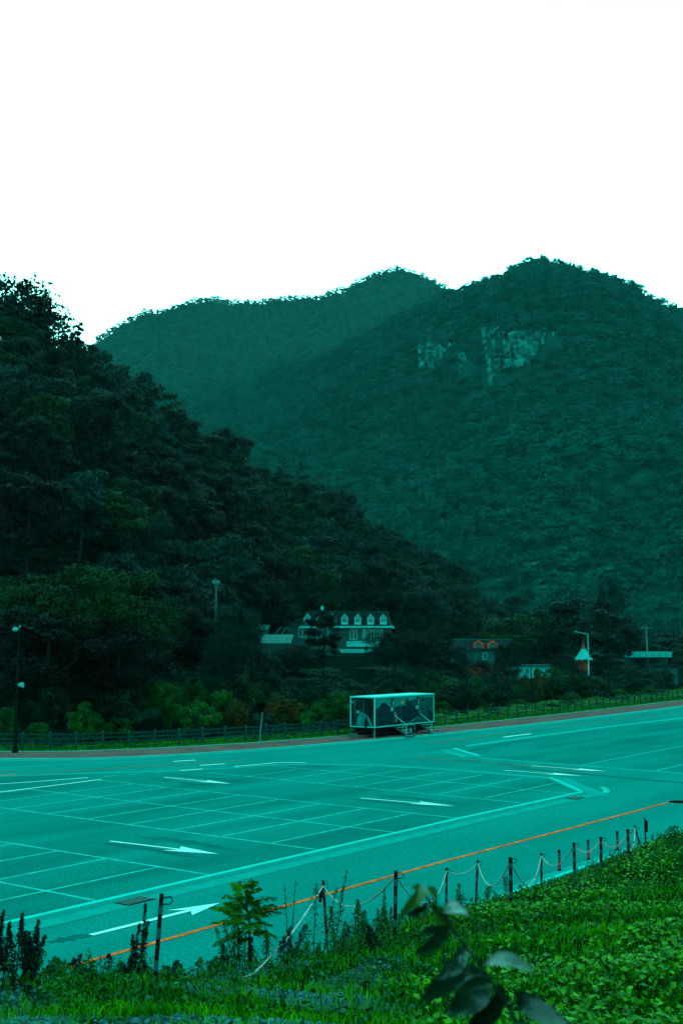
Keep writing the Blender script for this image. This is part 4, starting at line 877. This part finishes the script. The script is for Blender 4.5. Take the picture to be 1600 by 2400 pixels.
for i in range(12):
    xx_ = X(676) + (X(712) - X(676)) * i / 11; zq = Z(1484) + (Z(1463) - Z(1484)) * min(1, i / 7); m_.tube([(xx_, -1.42, zq), (xx_, -1.42, zq + .9)], .02, 5)
m_.tube([(X(676), -1.42, Z(1484) + .9), (X(699), -1.42, Z(1463) + .9), (X(712), -1.42, Z(1463) + .9)], .03, 5); m_.build('railing', M['steel'], he)
m_ = MB(); m_.bar((X(648), -.8, Z(1484)), (X(660), -.8, Z(1469)), .09); m_.bar((X(661), -.8, Z(1486)), (X(672), -.8, Z(1469.5)), .09); m_.build('prop', M['wall_white'], he)
m_ = MB()
for k_ in range(1): m_.tube([(X(754), 2, zt), (X(754), 2, zt + .5)], .04, 6)
m_.add([(X(754) - .1 + .4 * math.cos(a) * .6, 1.9 + .1 * math.sin(a), zt + .72 + .42 * math.sin(a)) for a in np.linspace(0, 6.28, 13)[:-1]] + [(X(754) + .05, 2.02, zt + .7)], [(i, (i + 1) % 12, 12) for i in range(12)]); m_.build('satellite_dish', M['frame_white'], he)
# tin roofed sheds beside the house
def shed(u0, u1, vt, ve, vb, d, rise, label, mroof, m_wall, slope=2.2, ribs=22, rz=0):
    k = d / F; x0, x1 = (u0 - 800) * k, (u1 - 800) * k; zt_, ze, zb2 = [HC + d * float(vtan(q)) for q in (vt, ve, vb)]; e = empty('shed', ((x0 + x1) / 2, d, zb2), rz, label, 'shed'); hw = (x1 - x0) / 2
    m_ = MB(); m_.box(-hw + .2, hw - .2, .3, slope * 2, -2, ze - zb2 - .05); m_.build('wall', m_wall, e)
    n = ribs * 2; vs = []; H0, H1 = ze - zb2, zt_ - zb2
    for i in range(n + 1):
        o_ = .05 if i % 2 else 0; xx_ = -hw + 2 * hw * i / n; vs += [(xx_, 0, H0 + o_), (xx_ + hw * .12, slope, H1 + o_), (xx_, slope * 2, H0 + o_)]
    fs = [(3 * i + j, 3 * i + j + 3, 3 * i + j + 4, 3 * i + j + 1) for i in range(n) for j in (0, 1)]; link('roof', mesh('roof', vs, fs, mroof), e); return e
shed(610, 682, 1487, 1508, 1530, 172, 2, 'low shed with a pale corrugated tin roof beside the house', M['roof_tin'], M['pale_wall'], 3.2)
shed(560, 628, 1464, 1477, 1500, 182, 2, 'small shed roof showing above the corrugated one', M['roof_tin'], M['pale_wall'], 2.0)
# house with orange dormers
D1 = 205.; k1 = D1 / F; ob = HC + D1 * float(vtan(1580)); e = empty('house', ((1130 - 800) * k1, D1, ob), 0, 'low dark house with two orange timber dormers and an orange brick base', 'house')
X1 = lambda u: (u - 1130) * k1
Z1 = lambda v: HC + D1 * float(vtan(v)) - ob
m_ = MB(); m_.box(X1(1062), X1(1200), 0, 7, -3, Z1(1560)); m_.build('base_wall', M['brick_wall'], e)
m_ = MB(); m_.box(X1(1062), X1(1200), .1, 7, Z1(1560), Z1(1522)); m_.build('wall', M['pale_wall'], e)
rf = MB(); a_, b_, c_, d_ = X1(1058), X1(1204), Z1(1523), Z1(1500); rf.add([(a_, -.5, c_), (b_, -.5, c_), (b_, 7, c_), (a_, 7, c_), (a_ + .5, 1.2, d_), (b_ - .5, 1.2, d_), (b_ - .5, 6, d_), (a_ + .5, 6, d_)], [(0, 1, 5, 4), (1, 2, 6, 5), (2, 3, 7, 6), (3, 0, 4, 7), (4, 5, 6, 7)]); rf.build('roof', M['roof_dark'], e)
m_ = MB(); m_.box(a_ + .4, b_ - .4, 1.0, 6.1, d_ + .002, d_ + .12); m_.build('roof_trim', M['roof_tin'], e)
for u in (1117.5, 1150):
    c = X1(u); wv = .72; q0, q1, q2 = Z1(1519), Z1(1509), Z1(1503)
    m_ = MB(); m_.bar((c - wv, -.62, q0), (c - wv, -.62, q1), .26); m_.bar((c + wv, -.62, q0), (c + wv, -.62, q1), .26); m_.bar((c - wv - .15, -.62, q1 - .1), (c - .02, -.62, q2), .3); m_.bar((c + wv + .15, -.62, q1 - .1), (c + .02, -.62, q2), .3); dm = m_.build('dormer', M['orange_wood'], e)
    m_ = MB(); m_.box(c - .6, c + .6, -.55, -.5, q0, q1); m_.build('pane', M['curtain'], dm)
house_window(e, X1(1128), X1(1140), Z1(1546), Z1(1530), y=.03, nm=1)
# white hut, tent, walls further along
def hut(name, u0, u1, vt, vb, d, dp, m, label, cat, cap=None):
    k = d / F; zb2 = HC + d * float(vtan(vb)); H0 = HC + d * float(vtan(vt)) - zb2; hw = (u1 - u0) / 2 * k; e = empty(name, (((u0 + u1) / 2 - 800) * k, d, zb2), 0, label, cat)
    m_ = MB(); m_.box(-hw, hw, 0, dp, -.4, H0); m_.build('wall', m, e)
    if cap is not None: m_ = MB(); m_.box(-hw - .25, hw + .25, -.3, dp + .3, H0 + .002, H0 + .25); m_.build('roof', cap, e)
    return e, hw, H0
e, hw, H0 = hut('hut', 1196, 1288, 1562, 1584, 200, 4, M['wall_white'], 'low white hut with a flat roof behind the young trees', 'hut', M['pale_wall'])
for i in range(4): house_window(e, -hw + .4 + i * hw * .5, -hw + 1.3 + i * hw * .5, .3, H0 - .25, y=-.06, nm=1)
hut('wall', 1496, 1580, 1567, 1606, 190, .3, M['pale_wall'], 'pale concrete wall beyond the far end of the fence', 'wall')
e, hw, H0 = hut('greenhouse', 1464, 1568, 1527.5, 1536, 250, 5, M['vinyl'], 'long low white vinyl greenhouse under the utility poles', 'greenhouse')
m_ = MB()
for i in range(8): x = -hw + 2 * hw * i / 7; m_.box(x - .06, x + .06, -.05, -.003, -.4, H0)
m_.build('rib', M['steel'], e)
d = 210.; k = d / F; zb2 = HC + d * float(vtan(1546)); e = empty('tent', ((1362 - 800) * k, d, zb2), 0, 'white peaked tent with a reddish tip beside the street lamp', 'tent')
def cone_ring(rr_, z_): return [(rr_ * math.cos(a), rr_ * math.sin(a), z_) for a in np.linspace(0, 2 * math.pi, 13)[:-1]]
def cone(rings):
    vs = []; [vs.extend(cone_ring(*q)) for q in rings]; return vs, [(i * 12 + j, i * 12 + (j + 1) % 12, (i + 1) * 12 + (j + 1) % 12, (i + 1) * 12 + j) for i in range(len(rings) - 1) for j in range(12)]
m_ = MB(); m_.add(*cone([(1.7, 0), (1.15, .7), (.6, 1.5), (.45, 1.9)])); m_.build('canopy', M['vinyl'], e)
m_ = MB(); m_.add(*cone([(.45, 1.901), (.25, 2.5), (.10, 3.0), (.02, 3.6)])); m_.build('tip', mat('terracotta', (.055, .014, .010), .8, .1), e)
m_ = MB(); m_.add(*cone([(1.6, -2.0), (1.6, -.02)])); m_.build('skirt', M['brick_wall'], e)
# ------------------------------------------------------------------ rope posts along the bank
POSTS = [(375, 2110, 362, 2318, 'nearest striped post, with a bare hook and no rope'), (757, 2075, 768, 2240, 'striped post where the fallen rope end is tied'), (928, 2052, 925, 2205, 'striped post half hidden behind the near leaves'),
         (1047, 2040, 1045, 2125, 'fourth rope post from the nearest striped one'), (1120, 2022, 1114, 2122, 'fifth rope post, where two sagging ropes meet low down'), (1197, 2016, 1197, 2125, 'sixth rope post, standing in tall weeds'),
         (1269, 2004, 1268, 2085, 'seventh rope post, left of the first red bollard'), (1346, 1980, 1346, 2070, 'eighth rope post, between the first and second red bollards'), (1409, 1966, 1408, 2046, 'ninth rope post, right of the second red bollard'), (1472, 1948, 1473, 2024, 'tenth rope post, right of the third red bollard'), (1488, 1938, 1503, 1996, 'leaning rope post with slack rope at its foot')]
def rope_post(u0, v0, u1, v1, label, last=False):
    p = bank_hit(u1, v1); k = p.y / F; h = (v1 - v0) * k; lx = (u0 - u1) * k; e = empty('rope_post', p, 0, label, 'post', 'striped rope posts along the bank')
    r0 = min(.034, max(.022, 4.3 * k)); at = lambda t: Vector((lx * t, 0, h * t))
    m_ = MB(); m_.tube([at(-.25), at(1)], r0, 10); m_.build('shaft', M['black'], e)
    for t0, t1 in ((.19, .3), (.53, .64), (.79, .88)):
        m_ = MB(); m_.tube([at(t0), at(t1)], r0 + .003, 10); m_.build('reflective_band', M['band'], e)
    hk = [at(.96) + Vector((r0, 0, 0)), at(.97) + Vector((.09, 0, 0)), at(.93) + Vector((.12, 0, 0)), at(.89) + Vector((.09, 0, 0)), at(.89) + Vector((r0, 0, 0))]
    m_ = MB(); m_.tube(hk, .007, 6); m_.build('hook', M['dark_steel'], e)
    return p + at(.93)
tops = [rope_post(*q) for q in POSTS]
p = bank_hit(1512, 1992); k = p.y / F; e = empty('delineator_post', p, 0, 'thin black post with a marker plate at the kerb end', 'post')
m_ = MB(); m_.tube([(0, 0, -.2), (0, 0, 72 * k)], .03, 8); m_.build('shaft', M['black'], e); m_ = MB(); m_.box(-.03, .09, -.045, -.033, 40 * k, 66 * k); m_.build('marker_plate', M['dark_steel'], e)
def sag(p, q, s, n=16): return [Vector(p).lerp(Vector(q), t / n) - Vector((0, 0, s * 4 * (t / n) * (1 - t / n))) for t in range(n + 1)]
rp = []
ends = bank_hit(540, 2312); loose = spline([tuple(tops[1]), tuple(atd(700, 2165, 17.0)), tuple(atd(640, 2235, 15.5)), tuple(atd(590, 2283, 14.6)), tuple(Vector(ends) + Vector((0, 0, .06)))], 6)
m_ = MB(); m_.tube([Vector(q) for q in loose], .013, 6)
sags = [.27, .14, .33, .3, .28, .33, .42, .25, .3]
for i in range(1, len(tops) - 1):
    a_, b_ = tops[i], tops[i + 1]; m_.tube(sag(a_, b_, .16 + .022 * (b_ - a_).length + .04 * ((i * 7) % 3)), .013, 6)
m_.tube([tops[-1], bank_hit(1482, 2000) + Vector((0, 0, .03))], .013, 6)
tag(m_.build('rope', M['rope']), 'pale rope sagging from post to post with one end lying on the ground', 'rope')
m_ = MB(); q = tops[1] + Vector((-.06, -.03, -.08)); m_.tube([q, q + Vector((0, 0, -.14)), q + Vector((-.02, 0, -.3))], [.03, .05, .035], 8); tag(m_.build('hanging_bag', M['black']), 'small black bag hanging from the post with the fallen rope', 'bag')
# red bollards at the kerb
for (u, v, lab) in [(1310, 2041, 'red bollard with black bands, nearest of the three at the kerb'), (1378, 2015, 'red bollard with black bands, middle of the three at the kerb'), (1446, 1993, 'red bollard with black bands, farthest of the three at the kerb')]:
    b, a = LB(u, v); b = min(b, -17.65); p = W(b, a, .008); e = empty('bollard', p, 0, lab, 'bollard', 'red bollards at the kerb')
    m_ = MB(); m_.tube([(0, 0, 0), (0, 0, .03), (0, 0, .05)], [.065, .065, .05], 12); m_.build('base', M['black'], e)
    m_ = MB(); m_.tube([(0, 0, .05), (0, 0, .34)], .05, 12); m_.build('body', M['red_plastic'], e)
    for i in range(4):
        m_ = MB(); m_.tube([(0, 0, .341 + .085 * i), (0, 0, .38 + .085 * i)], .046, 12); m_.build('reflective_band', M['pale_steel'] if i < 3 else M['black'], e)
        m_ = MB(); m_.tube([(0, 0, .381 + .085 * i), (0, 0, .425 + .085 * i)], .047, 12); m_.build('dark_band', M['black'], e)
# ------------------------------------------------------------------ single plants on the bank
def crest(u, s=6.6):
    d = (17.2 - s) / (.595 - .804 * (u - 800) / F); x = (u - 800) / F * d; return Vector((x, d, float(bank_world(np.array(x), np.array(d)))))
def crest_h(p, vt): return HC + p.y * float(vtan(vt)) - p.z
def weed_stalk(p, h, n, m, seed, spread=.1, lsize=.05, name='weed', label='', droop=.2, taper=True, stems=1, cat='weed'):
    r = np.random.default_rng(seed); e = empty(name, p, 0, label, cat); mb = MB(); P, Nn = [], []
    for s in range(stems):
        bx, by = (r.normal(0, spread * .5, 2) if stems > 1 else (0, 0)); tx, ty = bx + r.normal(0, .12) * h, by + r.normal(0, .12) * h; hh = h * (1 if s == 0 else r.uniform(.55, .95))
        mb.tube([(bx, by, -.05), ((bx + tx) / 2, (by + ty) / 2, hh * .5), (tx, ty, hh)], [.010, .008, .003], 5, False)
        for i in range(n):
            t = r.uniform(.15, 1) ** .8; rad = spread * ((1.1 - t) if taper else .8) * r.uniform(.3, 1); a = r.uniform(0, 6.28); P.append((bx + (tx - bx) * t + math.cos(a) * rad, by + (ty - by) * t + math.sin(a) * rad, hh * t + rad * .5)); Nn.append((math.cos(a), math.sin(a), r.uniform(.1, 1)))
    mb.build('stem', M['bark'], e); V, Fq = leaf_quads(np.array(P), np.array(Nn) + r.normal(size=(len(P), 3)) * .5, lsize, r, .35); link('foliage', mesh('foliage', V, Fq, m), e); return e
for u, vb, vt, nst, lab in [(22, 2275, 2095, 5, 'tallest dark feathery weed clump at the edge of the bank'), (52, 2270, 2140, 4, 'dark feathery weed beside the tallest clump'), (80, 2275, 2160, 4, 'dark feathery weed with a forked top near the gutter'), (100, 2275, 2185, 3, 'shortest of the dark feathery weeds'), (-12, 2275, 2110, 4, 'dark feathery weed cut by the picture edge')]:
    p = crest(u, 7.4); weed_stalk(p, crest_h(p, vt), 170, M['weed_dark'], u + 50, .09, .026, 'weed', lab, stems=nst)
p = crest(335, 7.0); weed_stalk(p, crest_h(p, 2112), 200, M['weed_dark'], 3, .08, .028, 'dock_weed', 'brown black dried seed head weed beside the nearest striped post', stems=4)
for u, vb, vt, n, sp, lab in [(778, 2190, 2040, 140, .16, 'tall upright weed with a reddish tip behind the second post'), (735, 2190, 2070, 110, .3, 'bushy weed left of the second post'), (905, 2160, 2085, 90, .14, 'thin weed before the road, left of the third post'), (820, 2180, 2110, 90, .25, 'low arching weed right of the second post'), (860, 2180, 2110, 120, .25, 'arching weed between second and third posts'), (690, 2190, 2060, 40, .2, 'spindly weed against the orange line'),
                              (1180, 2110, 2050, 120, .2, 'green weed at the foot of the sixth rope post'), (1140, 2110, 2075, 90, .25, 'leafy weed between fifth and sixth rope posts'), (1590, 1990, 1935, 140, .4, 'twiggy weed at the far end of the grass')]:
    p = crest(u, 6.3) if u < 1000 else bank_hit(u, vb); weed_stalk(p, max(.3, crest_h(p, vt)), int(n * 1.3), M['weed'], u, sp * .75, .026, 'weed', lab, stems=3 if sp > .2 else 2)
rw = np.random.default_rng(99)
for i in range(80):
    u = rw.uniform(110, 1080); p = crest(u, rw.uniform(5.8, 8.0)); weed_stalk(p, rw.uniform(.10, .30) if u < 540 else rw.uniform(.2, .6), 70, M['weed'] if rw.random() < .7 else M['weed_dark'], 300 + i, .14, .028, 'weed', 'small leafy weed along the crest of the bank', stems=2).__setitem__('group', 'small weeds along the bank crest')
# sapling with feathery compound leaves
p = crest(592, 7.2); k = p.y / F; e = empty('sapling', p, 0, 'young sapling with feathery compound leaves before the orange line', 'sapling')
m_ = MB(); H = crest_h(p, 2072); vb_ = 2072 + H / k; m_.tube([(0, 0, -.1), (.0, 0, H * .5), (-.05, 0, H * .8), (-.04, 0, H)], [.018, .014, .010, .004], 6, False); m_.build('stem', M['bark'], e)
rs = np.random.default_rng(4)
for (tu, tv, bv) in [(505, 2135, .55), (520, 2125, .62), (510, 2170, .5), (535, 2100, .7), (555, 2080, .82), (610, 2082, .85), (600, 2070, .95), (580, 2072, .97), (645, 2115, .65), (660, 2140, .55), (665, 2125, .6), (640, 2165, .5), (545, 2190, .42), (560, 2215, .35), (620, 2190, .4), (650, 2105, .72), (530, 2150, .48), (625, 2130, .6), (515, 2200, .4), (650, 2190, .4), (575, 2110, .75), (600, 2120, .7), (560, 2150, .55), (610, 2160, .5), (540, 2120, .65), (640, 2140, .55)]:
    base = np.array([-.05 * bv, 0, H * bv]); tip = np.array([(tu - 592) * k, rs.uniform(-.35, .35), (vb_ - tv) * k]); mid = (base + tip) / 2 + np.array([0, 0, .08]); V0, F0 = [], []
    mb = MB(); mb.tube([base, mid, tip], [.006, .004, .002], 4, False); P, Nn = [], []
    ax = tip - base; L = np.linalg.norm(ax[:2]) + 1e-6; side = np.array([-ax[1], ax[0], 0]) / L
    if abs(side[2]) < 2:
        for t in np.linspace(.15, 1, 15):
            c = (1 - t) ** 2 * base + 2 * t * (1 - t) * mid + t * t * tip; l = .15 * (1.15 - .5 * t)
            for sg in (-1, 1):
                dv = side * sg * .8 + ax / np.linalg.norm(ax) * .35 + np.array([0, 0, -.25 + rs.uniform(-.2, .2)]); dv /= np.linalg.norm(dv); pn = np.cross(dv, np.array([0, 0, 1.])); pn /= np.linalg.norm(pn) + 1e-9; pn = pn * .5 + np.array([0, 0, .75]) + rs.normal(size=3) * .25; pn /= np.linalg.norm(pn)
                mb.add([c, c + dv * l * .5 + pn * l * .14, c + dv * l, c + dv * l * .5 - pn * l * .14], [(0, 1, 2, 3)])
    mb.build('leaf', M['leaf_sapling'], e)
# out of focus shoot close to the lens
DN = 2.25
def zp(x, y): return (900 + x / 2.24, 1900 + y / 2.24)
path = [zp(*q) for q in [(860, 1330), (700, 1110), (620, 980), (560, 890), (480, 780), (400, 680), (340, 590), (240, 480), (195, 400)]]
pts = [atd(u, v, DN) for u, v in path]; g0 = pts[0].copy(); gz = float(bank_world(np.array(g0[0] + .3), np.array(g0[1] - .2))); base = np.array([g0[0] + .3, g0[1] - .2, gz])
e = empty('leafy_shoot', base, 0, 'blurred leafy shoot close to the lens, before the striped posts', 'shoot')
m_ = MB(); m_.tube(spline([np.zeros(3), (g0 - base) * .5 + np.array([.08, 0, 0])] + [q - base for q in pts], 5), .003, 6); m_.build('stem', M['bark'], e)
def big_leaf(x0, y0, x1, y1, wd, m, dy=0.0, roll=.5):
    a, b = atd(*zp(x0, y0), DN) - base, atd(*zp(x1, y1), DN + dy) - base; ax = b - a; L = np.linalg.norm(ax); ax /= L; wv = .84 * wd / 2.24 * DN / F
    view = np.array([0, -1, .25]); sd = np.cross(ax, view); sd /= np.linalg.norm(sd); nn = np.cross(sd, ax); sd = sd * math.cos(roll) + nn * math.sin(roll); nn = np.cross(sd, ax)
    n = 9; vs, fs = [], []
    for i in range(n):
        t = i / (n - 1); wl = wv * .5 * (math.sin(math.pi * t ** .75) ** .8) + .0004; c = a + ax * L * t + nn * L * .10 * math.sin(math.pi * t) - np.array([0, 0, L * .14 * t * t])
        vs += [c + sd * wl + nn * wl * .3, c, c - sd * wl + nn * wl * .3]
    for i in range(n - 1): q = 3 * i; fs += [(q, q + 1, q + 4, q + 3), (q + 1, q + 2, q + 5, q + 4)]
    return link('leaf', mesh('leaf', vs, fs, m, True), e)
NL, OL = M['leaf_near'], M['leaf_olive']
for q in [(200, 410, 75, 545, 55, OL, .02, .2), (210, 400, 168, 478, 60, OL, -.05, .1), (225, 400, 275, 460, 55, OL, .03, .4), (195, 400, 140, 395, 36, OL, 0, .2), (240, 480, 150, 540, 60, OL, -.1, .9), (250, 490, 330, 600, 80, OL, .05, .1), (235, 485, 110, 505, 50, NL, .1, 1.0),
          (300, 520, 437, 478, 46, NL, -.1, 1.0), (310, 535, 480, 555, 60, NL, .06, .9), (345, 610, 150, 725, 100, NL, .0, .7), (350, 620, 195, 605, 60, NL, .05, .5), (445, 790, 203, 945, 140, NL, .05, .3), (430, 720, 265, 840, 130, NL, -.08, .5), (520, 810, 795, 790, 105, NL, -.1, .85),
          (560, 890, 325, 1025, 190, NL, .0, .25), (610, 965, 435, 1125, 150, NL, .06, .4), (595, 900, 575, 1050, 90, NL, .08, .3), (540, 870, 370, 830, 120, NL, .1, .2), (690, 1010, 830, 955, 105, NL, -.06, .4), (720, 1045, 962, 1085, 120, NL, .0, .3), (470, 770, 400, 700, 50, OL, .1, .2)]:
    big_leaf(*q)
m_ = MB()
for c0, c1 in (((640, 1000), (690, 1010)), ((660, 1030), (720, 1045)), ((500, 805), (520, 810))): m_.tube([atd(*zp(*c0), DN) - base, atd(*zp(*c1), DN) - base], .0028, 5)
m_.build('leaf_stalk', M['bark'], e)
# ------------------------------------------------------------------ haze
hb = MB(); hb.box(-2600, 2600, -60, 2300, -1.5, 640); hz_o = hb.build('haze', None); hz_o['kind'] = 'stuff'
hm = bpy.data.materials.new('haze'); hm.use_nodes = True; hn = hm.node_tree; hn.nodes.clear(); pvn = hn.nodes.new('ShaderNodeVolumePrincipled'); ho = hn.nodes.new('ShaderNodeOutputMaterial')
pvn.inputs['Color'].default_value = (.22, .92, .86, 1); pvn.inputs['Density'].default_value = .0000195; pvn.inputs['Anisotropy'].default_value = .0
hn.links.new(pvn.outputs[0], ho.inputs['Volume']); hz_o.data.materials.clear(); hz_o.data.materials.append(hm)
